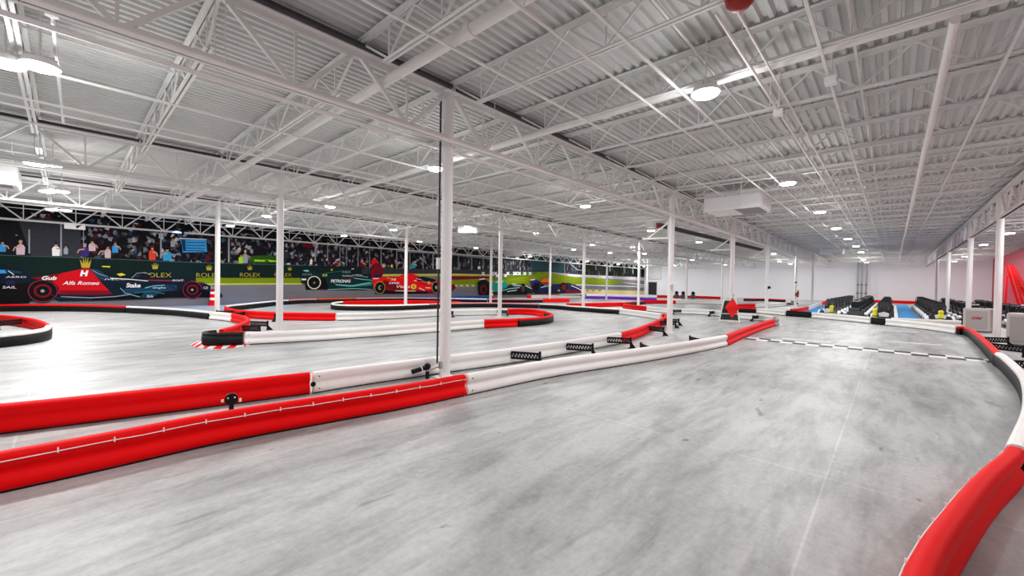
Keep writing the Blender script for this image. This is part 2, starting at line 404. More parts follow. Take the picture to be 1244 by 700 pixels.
lf = bpy.data.lights.new('far_wall_fill', 'POINT'); lf.energy = LAMP_W*1.0; lf.shadow_soft_size = .14; lf.color = (1, .985, .98)  # strong fill for the added far lamps, brightens the far wall
def lamp(X, Y, label, z=4.42, strong=False):
    r = empty('high_bay_lamp', (X, Y, z), label=label, cat='ceiling lamp', group='round high bay lamps under the roof')
    for n, me in (('housing', LH), ('lamp_lens', LD), ('hanger', LR)):
        o = bpy.data.objects.new(n, me); col.objects.link(o); o.parent = r
    l = bpy.data.objects.new('bulb', ld); col.objects.link(l); l.parent = r; l.location = (0, 0, -.07)
    l = bpy.data.objects.new('spill', lf if strong else lu); col.objects.link(l); l.parent = r; l.location = (0, 0, -.3)
LAMPS = [((857, 112), 'large bright round lamp overhead, nearest of the right lamp row'), ((957, 222), 'second bright round lamp of the right lamp row, beside the boxed heater'),
 ((996, 257), 'third round lamp of the right lamp row'), ((1016, 277), 'fourth round lamp of the right lamp row'), ((1030, 290), 'fifth round lamp of the right lamp row'),
 ((1040, 299), 'sixth round lamp of the right lamp row'), ((1046, 306), 'farthest round lamp of the right lamp row, by the far wall risers'),
 ((7, 75), 'round lamp at the upper left edge, left one of the close pair'), ((49, 79), 'round lamp at the upper left, right one of the close pair'),
 ((42, 198), 'left lamp of the pair right of the hanging box at the left edge'), ((64, 199), 'right lamp of the pair right of the hanging box at the left edge'),
 ((57, 232), 'left lamp of the lower pair above the left end of the mural'), ((75, 232), 'right lamp of the lower pair above the left end of the mural'),
 ((63, 254), 'left lamp of the lowest pair just above the mural top'), ((80, 255), 'right lamp of the lowest pair just above the mural top'),
 ((280, 274), 'round lamp above the mural between the two left columns'), ((324, 262), 'round lamp just left of the second-row front column'),
 ((418, 286), 'round lamp above the dark green racing car of the mural'), ((478, 279), 'round lamp just left of the third-row middle column'),
 ((510, 293), 'round lamp left of the big front column above the red car'), ((529, 204), 'bright round lamp hung against the big front column'),
 ((578, 301), 'small round lamp right of the big front column above the mural'), ((652, 283), 'round lamp in the middle of the hall above the grass of the mural'),
 ((711, 250), 'bright round lamp in the middle of the hall, largest there'), ((697, 303), 'small round lamp left of the second-row third column'),
 ((720, 297), 'round lamp right of the second-row third column'), ((741, 307), 'small round lamp above the mural right end, topping a thin column'),
 ((769, 300), 'round lamp touching the column near the mural right end'), ((783, 308), 'tiny round lamp at the far corner of the mural'),
 ((940, 308), 'small round lamp over the far end left of the far heater box'), ((1195, 297), 'lamp behind the right-hand front column, left one'), ((1226, 283), 'lamp at the right edge between column and frame')]
for (px_, py_), lab in LAMPS:
    x, y = flr(px_, py_, 4.42)
    if x < XL+.6: x, y = XL+.6, y*(XL+.6)/x
    lamp(x, y, lab)
for X, Y in ((-2.1, 51.5), (-2.1, 58), (4.3, 50), (4.3, 58), (-9, 52), (-9, 58.5), (-16, 46), (-16, 58), (-22.5, 46), (-22.5, 58), (-28, 44), (-28, 52), (-28, 60), (-28, 33)): lamp(X, Y, 'extra round high bay lamp added to brighten the far end of the hall', strong=True)  # lamps added to brighten the far wall and the mural's far end
for X, Y in ((-2.1, -.4), (4.3, 6.5), (4.3, 13.5), (4.3, 20.5), (4.3, 27), (-9.0, 20.0), (-9.0, 27), (-15.5, 6.7), (-15.5, 13.5)):
    lamp(X, Y, 'round high bay lamp of the hall grid outside or at the rim of the view')
# coloured track lights washing the far track corners
def wash(name, px_, py_, c, e, lab, size=70):
    x, y = flr(px_, py_); k = max(1, x/(XL+.6)); x, y = x/k, y/k; r = empty(name, (x, y, 4.5), label=lab, cat='spotlight')
    a = MB(); a.tube((0, 0, 0), (0, 0, .2), .07, 12, .05).bar((0, 0, .2), (0, 0, .649), .02); a.build('housing', M['bolt'], r)
    l = bpy.data.lights.new(name, 'SPOT'); l.energy = e; l.color = c; l.spot_size = math.radians(size); l.spot_blend = .6; l.shadow_soft_size = .05
    o = bpy.data.objects.new('bulb', l); col.objects.link(o); o.parent = r; o.location = (0, 0, -.02)
wash('track_spotlight', 745, 363, (.75, .25, 1), 1500, 'small spotlight washing the far track corner purple', 80)
wash('track_spotlight', 845, 367, (.5, .15, 1), 1000, 'small spotlight washing the track before the marshal stand purple', 60)
wash('track_spotlight', 300, 372.5, (.1, .45, 1), 900, 'small spotlight washing the left hairpin cyan', 75)
wash('track_spotlight', 215, 369, (.1, .35, 1), 700, 'small spotlight washing the floor before the mural blue', 75)

# ================================================================== TRACK BARRIERS
BH = .32
FACE = [(.045, .02), (.062, .035), (.066, .075), (.055, .11), (.032, .14), (.028, .165), (.045, .195), (.06, .225), (.062, .265), (.05, .3), (.025, .318)]
RAIL = FACE+[(-o, z) for o, z in reversed(FACE)]
LIP = [(.03, .235), (.06, .24), (.068, .265), (.055, .3), (.025, .32)]; LIP = LIP+[(-o, z) for o, z in reversed(LIP)]
SKIRT = [(.05, .0), (.07, .01), (.076, .12), (.07, .238), (.05, .243)]; SKIRT = SKIRT+[(-o, z) for o, z in reversed(SKIRT)]
def smooth(pts, step=.22):
    P = [Vector(p) for p in pts]
    if len(P) == 2: P = [P[0], (P[0]+P[1])/2, P[1]]
    out = []
    for i in range(len(P)-1):
        p0 = P[i-1] if i else P[0]*2-P[1]; p1, p2 = P[i], P[i+1]; p3 = P[i+2] if i+2 < len(P) else P[-1]*2-P[-2]
        n = max(1, min(24, int((p2-p1).length/step)))
        for k in range(n):
            t = k/n; out.append(.5*((2*p1)+(p2-p0)*t+(2*p0-5*p1+4*p2-p3)*t*t+(3*p1-p0-3*p2+p3)*t**3))
    out.append(P[-1]); return out
def trim(pts, d=.022):
    a = (pts[1]-pts[0]).normalized(); b = (pts[-2]-pts[-1]).normalized()
    pts = list(pts); pts[0] = pts[0]+a*d; pts[-1] = pts[-1]+b*d; return pts
def bracket(parent, P, N, T, side=1, L=.5, off=.6):
    # triangular black stand on the back of a rail, with a perforated arm
    r = MB(); b = P+N*off
    def q(a, c, z): v = b+N*a+T*c; return (v.x, v.y, z)
    r.bar(q(0, 0, .0), q(0, 0, .3), .045, .035)
    tri = [q(0, 0, .0), q(.16, 0, .0), q(.05, 0, .12), q(0, 0, .2)]; tt = Vector((T.x*.012, T.y*.012, 0))
    r._add([Vector(v)+tt for v in tri]+[Vector(v)-tt for v in tri], [(0,1,2,3), (7,6,5,4), (0,4,5,1), (1,5,6,2), (2,6,7,3), (3,7,4,0)])
    r.bar(q(0, -.1, .01), q(0, .1, .01), .05, .02)
    r.bar(q(-.05, 0, .25), q(0, 0, .25), .03, .03)
    o = r.build('support_bracket', M['black'], parent)
    r = MB(); n = 9; e = (-N*(off-.075)+T*L*side)
    for k in range(n+1):
        t = k/n; a = b+e*t; r.bar((a.x, a.y, .13), (a.x, a.y, .25), .014, .02 if n else .02)
    a = b+e; r.bar((b.x, b.y, .135), (a.x, a.y, .135), .03, .045); r.bar((b.x, b.y, .25), (a.x, a.y, .25), .03, .045)
    for k in range(n): c_ = b+e*(k/n); d_ = b+e*((k+1)/n); r.bar((c_.x, c_.y, .135), (d_.x, d_.y, .25), .02, .02)
    r.build('perforated_arm', M['black'], o)
def barrier(label, color, pts, skirt=False, world=False, group=None, br=(), side=1, cable=0, bolts=True, z=BH, skirtmat='black', bL=.32, mg=.42):
    """pts: plan points along the top of the rail; br: (fraction, side) of the brackets"""
    P = [Vector(p) for p in pts] if world else [Vector(flr(x, y, z)) for x, y in pts]
    P = [p/max(1, p.x/(XL+mg), p.y/(YF-.4)) for p in P]
    P = trim(smooth(P)); c = P[len(P)//2]
    r = empty('track_barrier', (c.x, c.y, 0), label=label, cat='track barrier')
    if group: r['group'] = group
    Q = [p-c for p in P]
    if skirt:
        MB().sweep(Q, LIP).build('top_lip', M[color], r); s_ = MB().sweep(Q, SKIRT).build('rubber_skirt', M[skirtmat], r)
    else:
        MB().sweep(Q, RAIL).build('rail', M[color], r)
        MB().sweep(Q, [(-.03, 0), (.03, 0), (.03, .03), (-.03, .03)]).build('foot_strip', M['bolt'], r)
    L = [0]
    for a, b in zip(Q, Q[1:]): L.append(L[-1]+(b-a).length)
    def at(fr):
        s = fr*L[-1]
        for i in range(len(L)-1):
            if L[i+1] >= s:
                t = (s-L[i])/max(1e-6, L[i+1]-L[i]); T = (Q[i+1]-Q[i]).normalized(); return Q[i].lerp(Q[i+1], t), T, Vector((-T.y, T.x))
        T = (Q[-1]-Q[-2]).normalized(); return Q[-1], T, Vector((-T.y, T.x))
    for fr, sd in br:
        p, T, N = at(fr); bracket(r, p, N*sd, T, 1 if fr < .5 else -1, bL)
    if bolts and L[-1] > .6 and c.length < 16:
        for e in (.07, L[-1]-.07):
            p, T, N = at(e/L[-1]); sd = 1 if N.dot(-(p+c)) > 0 else -1
            for zz in (.075, .255):
                a = p+N*sd*.055; d = p+N*sd*.078; MB().tube((a.x, a.y, zz), (d.x, d.y, zz), .009, 6).build('bolt', M['bolt'], r)
    if cable:
        b = MB(); pts_ = []
        for i, q in enumerate(Q):
            T = (Q[min(i+1, len(Q)-1)]-Q[max(0, i-1)]).normalized(); N = Vector((-T.y, T.x))*cable; a = q+N*.068; pts_.append((a.x, a.y, .258+.004*math.sin(i*2.1)))
        b.path(pts_, .005, 5)
        for k in range(int(L[-1]/.33)):
            p, T, N = at((k+.5)*.33/L[-1]); a = p+N*cable*.07; b.bar((a.x, a.y, .245), (a.x, a.y, .285), .009, .009)
        b.build('laced_cable', M['cable'], r)
    return r
B = barrier
B('long red barrier in the foreground with a white cable laced along it', 'red', [(-150, 573), (0, 548.5), (137, 524.2), (287.4, 497.2), (480, 468.7), (565, 454.5)], cable=-1, side=1)
B('long white barrier in the foreground joined to the right of the red one', 'white', [(565, 454.5), (671.5, 436.5), (787, 421.5), (845, 413), (881.7, 406.8)], br=((.62, 1), (.9, 1)), cable=0)
B('red barrier end of the foreground rail, curling at the finish line', 'red', [(882, 406.6), (911, 396), (930, 390), (940, 387.6)], br=())
B('short scuffed grey barrier tip at the hairpin before the finish line', 'grey', [(940.3, 387.5), (944.5, 386.6), (944.5, 385.4), (941, 384.6)], bolts=False)
B('white barrier behind the red finish-line hairpin, under the marshal stand', 'white', [(940.5, 384.4), (925, 382.2), (898, 380), (868.6, 376.9), (845, 375.5), (817, 374.6), (786, 372.2)], br=((.1, 1), (.45, 1), (.75, 1)))
B('red barrier behind the long foreground one, with a round black clamp', 'red', [(-150, 504), (0, 490.7), (193, 471.4), (378, 452)], cable=0)
WB = B('long white barrier passing behind the big front column', 'white', [(378.3, 452), (440, 444), (532.6, 433), (620, 423), (690, 413.5), (753.6, 404)], br=((.5, -1), (.72, -1), (.94, -1)), bL=.3)
B('curved red barrier ending beside the second column of the nearest row', 'red', [(754, 404), (778, 397), (795, 390.3), (806, 385.5), (810.3, 382.8), (808, 381.4), (803.7, 381.2)], br=((.3, -1), (.62, -1), (.75, -1)), bL=.3)
B('short white barrier bending back left of the second nearest-row column', 'white', [(803.5, 381.1), (785, 378.5), (765, 376.2), (752.4, 374.8)])
B('long black-skirted barrier with white lip in the middle of the hall', 'white', [(752, 374.9), (730, 373.6), (709, 372.2), (695, 371.3), (678.6, 369.8), (655, 368.7)], skirt=True)
B('long black-skirted barrier with faded pink lip behind the big front column', 'pink', [(655, 368.7), (620, 367.9), (594, 367.5), (548, 367.8), (521.5, 368.9)], skirt=True)
B('black-skirted barrier with white lip curling round at its left tip', 'white', [(521, 369), (480, 370.2), (440, 370.4), (418, 370.1), (406, 369.2), (403.5, 368), (408, 366.9), (416, 366.1)], skirt=True)
B('red barrier on the inner side of the black and white curl', 'red', [(416.4, 366), (450, 365.2), (491, 365), (530, 365.5), (560, 366.3)])
B('red barrier from the left hairpin tip past the second-row front column', 'red', [(274.2, 372), (276, 373.6), (285, 375.8), (304, 377.5), (336.5, 379.2), (370, 379.9), (408, 380.3)], br=((.3, -1), (.5, -1), (.73, -1)))
B('white barrier between red end and red loop, behind the big column', 'white', [(408.4, 380.3), (450, 379.6), (490, 378.3), (535.7, 376.4), (575, 375.7), (616.5, 375.2)], br=((.62, -1), (.97, -1)))
B('red barrier on the far inside of the middle loop', 'red', [(617, 375.2), (635, 375), (650, 375.8), (662, 377.8)])
B('black-skirted red-lipped barrier round the nose of the middle loop', 'red', [(662.3, 377.9), (669, 380.2), (670.5, 382), (665, 383.9), (650, 385.6), (629, 387)], skirt=True)
B('short red barrier on the near side of the middle loop', 'red', [(628.6, 387), (610, 387.6), (588, 388.2)])
B('long white barrier from the middle loop to the black nose at left', 'white', [(587.6, 388.2), (534, 391.6), (470, 395.4), (407, 399), (350, 401.6), (297, 403.6)])
B('black rubber-wrapped barrier nose standing on the red and white kerb', 'black', [(296.6, 403.6), (280, 404), (262, 404.4), (251, 404.3), (249, 402.6), (254, 401.6), (264, 401)], skirt=True)
B('curved red barrier between the black nose and the short white one', 'red', [(268.4, 400), (285, 395.5), (298, 390), (301.5, 387), (297.5, 384), (290, 382.2), (282.6, 381)], br=((.18, -1), (.42, -1)), bL=.38)
B('short white barrier under the front column of the third row', 'white', [(282.2, 381), (270, 379.6), (255.6, 378.4)])
B('black-skirted barrier with white lip before the dark navy car of the mural', 'white', [(255.2, 378.3), (230, 375.9), (200, 373.8), (154.5, 371.7)], skirt=True)
B('black-skirted barrier with red lip before the red car of the mural', 'red', [(154, 371.7), (100, 370.3), (50, 369.8), (0, 369.9), (-70, 371)], skirt=True)
B('red barrier on the far side of the loop cut by the left edge', 'red', [(-60, 379.6), (0, 382.4), (36, 386.3), (53, 391), (58.5, 394.5)], br=((.6, -1),))
B('black-skirted barrier with white lip of the loop cut by the left edge', 'white', [(58.7, 394.8), (56.5, 397.5), (48, 400), (25.7, 403.2), (0, 405.6), (-60, 408)], skirt=True)
B('black-skirted barrier with white lip behind the left hairpin tip', 'white', [(274.3, 371.6), (282, 370.2), (300, 368.4), (336.5, 364.9), (350, 364)], skirt=True)
B('black-skirted barrier with pink lip left of the orange one', 'pink', [(350.5, 364), (368, 363), (385, 362.4)], skirt=True, mg=.75)
B('black-skirted barrier with bright orange lip', 'orange', [(385.4, 362.4), (405, 361.5), (432, 361.6)], skirt=True, mg=.75)
B('orange barrier curving behind the orange-lipped one', 'orange', [(386, 361), (400, 359.5), (415, 358.7), (428, 358.8), (436, 359.8)])
B('black-skirted barrier with pink lip before the red car with yellow badge', 'pink', [(432.4, 361.6), (480, 361.4), (535, 361.8)], skirt=True, mg=.75)
B('black-skirted barrier with white lip just right of the big column', 'white', [(535.4, 361.8), (560, 362.4), (592, 363)], skirt=True)
B('blue barrier just right of the big column before the mural', 'blue', [(500, 358.6), (540, 358.7), (570, 359.2), (596, 360)])
B('black-skirted barrier with pink lip right of the third-row middle column', 'pink', [(592.4, 363), (630, 363.2), (659, 363.1)], skirt=True)
B('straight red barrier in the middle distance before the teal and orange cars', 'red', [(659.6, 363.1), (676, 363), (691.8, 362.9)])
B('short dark red barrier end under the orange car', 'red', [(640, 358.7), (645, 358.7)], bolts=False)
B('white barrier right of the dark red barrier end', 'white', [(645.4, 358.7), (677, 358.8), (706, 359.2)])
B('far black-skirted barrier with red lip under the orange car', 'red', [(652, 356.9), (665, 356.6), (679, 356.6)], skirt=True)
B('far black-skirted barrier with white lip right of the orange car', 'white', [(679.4, 356.6), (695, 356.7), (712, 357)], skirt=True)
B('barrier with purple light painted into its lip and skirt, beside the second-row third column', 'lilac', [(706.4, 359.2), (740, 359.9), (774, 361), (798, 362)], skirt=True, skirtmat='purple')  # purple light painted into lip and skirt colours, besides the spotlight
B('far white barrier before the black doorway', 'white', [(712.4, 357), (760, 357.6), (798, 358.7)])
B('far red barrier passing behind the second column of the nearest row', 'red', [(798.4, 358.7), (840, 359.4), (876, 360.6)])
B('red barrier before the purple one, left arm of the V', 'red', [(688, 368.4), (711, 368.2), (740, 367.6), (756, 367.2)])
B('black-skirted barrier with red lip, upper right arm of the V', 'red', [(757, 367.4), (770, 366.2), (783.6, 365)], skirt=True)
B('red barrier continuing the upper right arm of the V behind the column', 'red', [(784, 365), (800, 364.7), (821, 364.9)])
B('white barrier lit purple before the marshal stand', 'white', [(821.4, 364.9), (850, 365), (879, 365.7)])
B('red barrier, lower right arm of the V', 'red', [(757, 368.9), (770, 370.6), (785.6, 372)])
B('far black-skirted barrier with dark red lip right of the marshal stand', 'red', [(903.7, 362.4), (930, 362.7), (955, 363.9)], skirt=True)
B('far white barrier bending by the fourth column of the nearest row', 'white', [(955.4, 364), (960, 365.8), (950, 367.8), (917.4, 369)], br=((.2, 1), (.6, 1)))
B('red barrier just right of the marshal stand, the upper of two', 'red', [(917, 369), (905, 369.2), (895.4, 369.6)])
B('black-skirted barrier with red lip just right of the marshal stand', 'red', [(888, 373.2), (905, 373.8), (919, 374.4)], skirt=True)
B('white barrier left of the black rubber block on the far straight', 'white', [(919.4, 374.4), (937, 375.6), (954.6, 377.2)])
B('black rubber barrier block on the far straight', 'black', [(955, 377.3), (970, 378.2), (986, 379.3)], skirt=True)
B('red barrier bending off behind the black rubber block', 'red', [(961, 375.4), (972, 374.2), (981.6, 372.2)])
B('white barrier along the left side of the parked karts', 'white', [(982, 372.1), (990, 369.6), (998, 366.8)])
B('red barrier at the far end of the blue mat by the leftmost karts', 'red', [(998.3, 366.7), (1008, 364.8), (1018, 364)])
B('long white barrier of the far straight in front of the karts', 'white', [(986.4, 379.3), (1010, 381.2), (1035, 383.2), (1058.6, 385.4)])
B('short black rubber block on the barrier before the karts', 'black', [(1059, 385.5), (1076, 387)], skirt=True)
B('white barrier of the far straight right of the short black block', 'white', [(1076.4, 387), (1120, 391), (1145, 393.8), (1162.6, 396.2)])
B('white inner rail between far straight and parked karts', 'white', [(1082, 385.6), (1120, 387.6), (1168, 389.6)], bolts=False)
B('red barrier behind the parked karts at the end of the blue mat', 'red', [(1060, 364.4), (1085, 364.2), (1115, 364.6)])
B('curved red-lipped barrier with black skirt before the grey cabinets', 'red', [(1163, 396.4), (1171, 396.6), (1180, 399.8), (1192, 408.8), (1203, 418.4), (1213, 428)], skirt=True, br=((.42, 1), (.72, 1)), bL=.38)
B('white-lipped barrier with black skirt sweeping out at the right edge', 'white', [flr(1213, 428, BH), (1.77, 13.4), (1.62, 10.65), (1.27, 8.0), (.84, 5.75)], skirt=True, world=True, br=((.06, 1), (.25, 1)), bL=.38)
B('thick red barrier close by in the lower right corner', 'red', [(.835, 5.72), (.77, 5.45), (.51, 4.55), (.2, 3.25), (.11, 2.7), (.0, 2.0), (-.12, 1.2)], world=True, cable=-1)

# round black clamps and other hardware on the back red barrier
def clamp(px_, py_, label, r_=.07, tall=True):
    x, y = flr(px_, py_); r = empty('barrier_clamp', (x, y, 0), label=label, cat='clamp')
    n = Vector((x, y)).normalized(); u = Vector((-n.y, n.x))
    a = MB(); a.tube((-n.x*.03, -n.y*.03, .19), (n.x*.02, n.y*.02, .19), r_, 18).bar((0, 0, 0), (0, 0, .19), .045, .035); a.build('clamp_body', M['black'], r)
    a = MB()
    for k in (-1, 1): a.tube((u.x*k*.035-n.x*.03, u.y*k*.035-n.y*.03, .21), (u.x*k*.035-n.x*.045, u.y*k*.035-n.y*.045, .21), .009, 8)
    a.box((u.x*.09-.012, u.y*.09-.012, .16), (u.x*.09+.012, u.y*.09+.012, .19)).box((-u.x*.09-.012, -u.y*.09-.012, .14), (-u.x*.09+.012, -u.y*.09+.012, .18)); a.build('rivets', M['cable'], r)
clamp(281, 503, 'round black clamp with white rivets on the back of the red barrier')
kx, ky = flr(380.5, 466.5, .17); kd = Vector((kx, ky)).normalized()
MB().tube((kx-kd.x*.035-WB.location.x, ky-kd.y*.035-WB.location.y, .17), (kx-WB.location.x, ky-WB.location.y, .17), .035, 16).build('joint_knob', M['black'], WB)
def strut(px0, py0, px1, py1, label):
    x, y = flr(px0, py0); x2, y2 = flr(px1, py1)
    r = empty('spring_strut', (x, y, 0), label=label, cat='strut')
    a = MB(); a.tube((0, 0, .14), (x2-x, y2-y, .2), .04, 14).bar((x2-x, y2-y, 0), (x2-x, y2-y, .2), .05, .04).sphere((x2-x, y2-y, .21), .06, 12); a.build('strut_body', M['black'], r)
    a = MB(); a.tube(((x2-x)*.6, (y2-y)*.6, .175), ((x2-x)*.66, (y2-y)*.66, .18), .044, 14); a.build('clip', M['cable'], r)
strut(500, 462, 519, 460, 'black spring strut left of the big front column foot')
# shackle at the foot of the big column with bracing rods
r = empty('column_shackle', (-5.64, 4.42, 0), label='small steel eye bracket at the foot of the big front column', cat='bracket')
MB().box((-.03, -.1, .2), (.03, -.06, .32)).build('plate', M['metal'], r)
MB().path([(0, -.09, .24), (-.06, -.2, .2), (-.1, -.3, .17)], .012).build('chain', M['metal'], r)
x, y = -5.75, 4.52
r = empty('corner_guard', (x-.1, y-.09, 0), label='dark conduit strip running up the left side of the big front column', cat='conduit')
MB().box((-.012, -.012, .25), (.012, .012, 4.9)).build('strip', M['bolt'], r)
MB().box((-.03, -.03, 1.9), (.02, .02, 2.1)).build('clip', M['steel'], r)

# ================================================================== FLOOR MARKINGS
r = empty('finish_line', (0, 15.0, 0), label='black and white checkered finish line painted across the track', cat='floor marking')
w_, k_ = MB(), MB(); i = 0; x = -3.45
while x < 1.8:
    (w_ if i % 2 else k_).box((x, -.36, .001), (x+.32, -.003, .004)); (k_ if i % 2 else w_).box((x, .0, .001), (x+.32, .36, .004)); x += .32; i += 1
w_.build('white_squares', M['linew'], r); k_.build('black_squares', M['linek'], r)
def dash(pts, label, w=.09):
    P = [Vector(flr(*p)) for p in pts]; d = (P[1]-P[0]).normalized(); n = Vector((-d.y, d.x))*w
    a = MB(); c = (P[0]+P[1])/2; q = [P[0]-n-c, P[1]-n-c, P[1]+n-c, P[0]+n-c]
    a.prism([(v.x, v.y) for v in q], 'z', .001, .004)
    tag(a.build('floor_dash', M['linew'], loc=(c.x, c.y, 0)), label, 'floor marking')
dash(((970, 400.3), (992, 402)), 'thin white dash on the track beyond the red hairpin, left one')
dash(((1000, 402.5), (1022, 404)), 'thin white dash on the track beyond the red hairpin, right one')
dash(((950, 411), (1010, 416)), 'thin white line on the track just beyond the checkered line')
dash(((1074, 414.5), (1145, 419.6)), 'long thin white dash beyond the checkered line before the right curve')
dash(((1060, 401), (1116, 403.6)), 'thin white dash before the short black barrier block')
r = empty('kerb', (*flr(262, 422), 0), label='red and white striped flat kerb under the black barrier nose', cat='kerb')
c0 = Vector(flr(262, 422)); kp = [Vector(flr(*q)) for q in ((231, 419), (240, 422.5), (262, 424.3), (280, 423), (296, 421.3), (308, 417.5))]; kp = smooth(kp, .09)
ki = [Vector(flr(*q)) for q in ((242, 414), (246, 416), (262, 417), (280, 417), (296, 416.5), (306, 413))]; ki = smooth(ki, .09)
n = min(len(kp), len(ki)); A_, B_ = MB(), MB()
for i in range(14):
    a, b = int(i*(len(kp)-1)/14), int((i+1)*(len(kp)-1)/14); c_, d_ = int(i*(len(ki)-1)/14), int((i+1)*(len(ki)-1)/14)
    q = [kp[a]-c0, kp[b]-c0, ki[d_]-c0, ki[c_]-c0]
    (A_ if i % 2 else B_).prism([(v.x, v.y) for v in q], 'z', .0005, .006)
A_.build('red_stripes', M['red'], r); B_.build('white_stripes', M['white'], r)

# ================================================================== MARSHAL STAND
x, y = flr(886, 391.5)
r = empty('marshal_stand', (x, y, 0), rz=math.radians(14), label='white framed marshal stand with black panel behind the red hairpin', cat='stand')
a = MB()
for s in (-1, 1):
    a.tube((s*.42, -.3, 0), (s*.22, .0, 1.15), .028, 8).tube((s*.42, .35, 0), (s*.22, .02, 1.1), .025, 8)
a.tube((-.42, -.3, .05), (.42, -.3, .05), .022, 8).tube((-.35, -.19, .4), (.35, -.19, .4), .02, 8).tube((-.22, 0, 1.15), (.22, 0, 1.15), .028, 8).tube((-.42, .35, .05), (-.42, -.3, .05), .02, 8).tube((.42, .35, .05), (.42, -.3, .05), .02, 8)
a.build('frame', M['white'], r)
a = MB(); a._add([(-.38, -.25, .12), (.38, -.25, .12), (.24, -.03, 1.0), (-.24, -.03, 1.0), (-.38, -.22, .12), (.38, -.22, .12), (.24, 0, 1.0), (-.24, 0, 1.0)], [(0,1,2,3),(7,6,5,4),(0,4,5,1),(1,5,6,2),(2,6,7,3),(3,7,4,0)])
a.build('panel', M['dkgreen'], r)
fx, fy = x, y
r = empty('marshal_flag', (fx+.16, fy-.42, 0), rz=math.radians(20), label='bright red diamond-shaped flag hung on the marshal stand', cat='flag')
vs = []; n = 8
for i in range(n+1):
    for j in range(n+1):
        u, v = i/n, j/n; X = (u-v)*.3; Z = 1.12-(u+v)*.43+.03*math.sin(5*u); vs.append((X+.05, .03*math.sin(7*u+4*v), Z))
fs = [(i*(n+1)+j, (i+1)*(n+1)+j, (i+1)*(n+1)+j+1, i*(n+1)+j+1) for i in range(n) for j in range(n)]
a = MB(); a._add(vs, fs, True); a._add([(p[0], p[1]+.008, p[2]) for p in vs], [t[::-1] for t in fs], True); a.build('cloth', M['flagred'], r)
MB().tube((.03, .02, .95), (.12, .1, 1.3), .012, 8).build('pole', M['bolt'], r)
def cone(px_, py_, label, h=.85):
    x, y = flr(px_, py_)
    if x < XL+.4: x, y = XL+.4, y*(XL+.4)/x
    r = empty('traffic_drum', (x, y, 0), label=label, cat='traffic drum'); a, b, c_ = MB(), MB(), MB()
    a.tube((0, 0, 0), (0, 0, h*.12), .27, 16, .25); zs = [.12, .36, .52, .76, .9, 1.0]; rs = [.2, .185, .175, .16, .15, .13]
    for i in range(5): (a if i % 2 == 0 else b).tube((0, 0, h*zs[i]), (0, 0, h*zs[i+1]), rs[i], 16, rs[i+1])
    a.build('drum_body', M['red'], r); b.build('white_bands', M['white'], r)
cone(259, 368, 'red and white banded traffic drum left of the third-row front column', .9)
cone(597, 362.5, 'small red banded traffic drum between the two middle columns before the mural', .9)

# ================================================================== GREY CABINETS
def cabinet(x0, y0, x1, y1, dpt, h, label, logo):
    a = Vector((x0, y0)); b = Vector((x1, y1)); L = (b-a).length; ang = math.atan2(b.y-a.y, b.x-a.x)
    r = empty('pit_cabinet', (x0, y0, 0), rz=ang, label=label, cat='cabinet')
    MB().bevbox((0, 0, .03), (L, dpt, h), .03).build('body', M['cabtrim'], r)
    p = MB(); p.box((.09, -.012, .12), (L-.09, -.001, h-.1)); p.build('front_panel', M['cabgrey'], r)
    q = MB()
    for xx in (.08, L-.14):
        for yy in (.06, dpt-.1): q.box((xx, yy, 0), (xx+.06, yy+.05, .03))
    q.build('feet', M['bolt'], r)
    if logo:
        me = text_mesh('SIM', L*.42, h*.13, 'logo', M['logored'], shear=.4, bold=.03)
        o = bpy.data.objects.new('logo_lettering', me); col.objects.link(o); o.parent = r; o.location = (L*.3, -.016, h*.52); o.rotation_euler = (math.pi/2, 0, 0); o['label'] = 'slanted red logo lettering'
a0, a1 = flr(1169, 402), flr(1203, 404.5)
cabinet(a0[0], a0[1], a0[0]+.72, a0[1]-.28, .55, .95, 'speckled grey cabinet with slanted red logo before the right-hand columns', True)
a0 = flr(1221, 419)
cabinet(a0[0], a0[1], a0[0]+1.5, a0[1]-.9, .5, 1.0, 'larger plain grey cabinet cut by the right edge of the view', False)

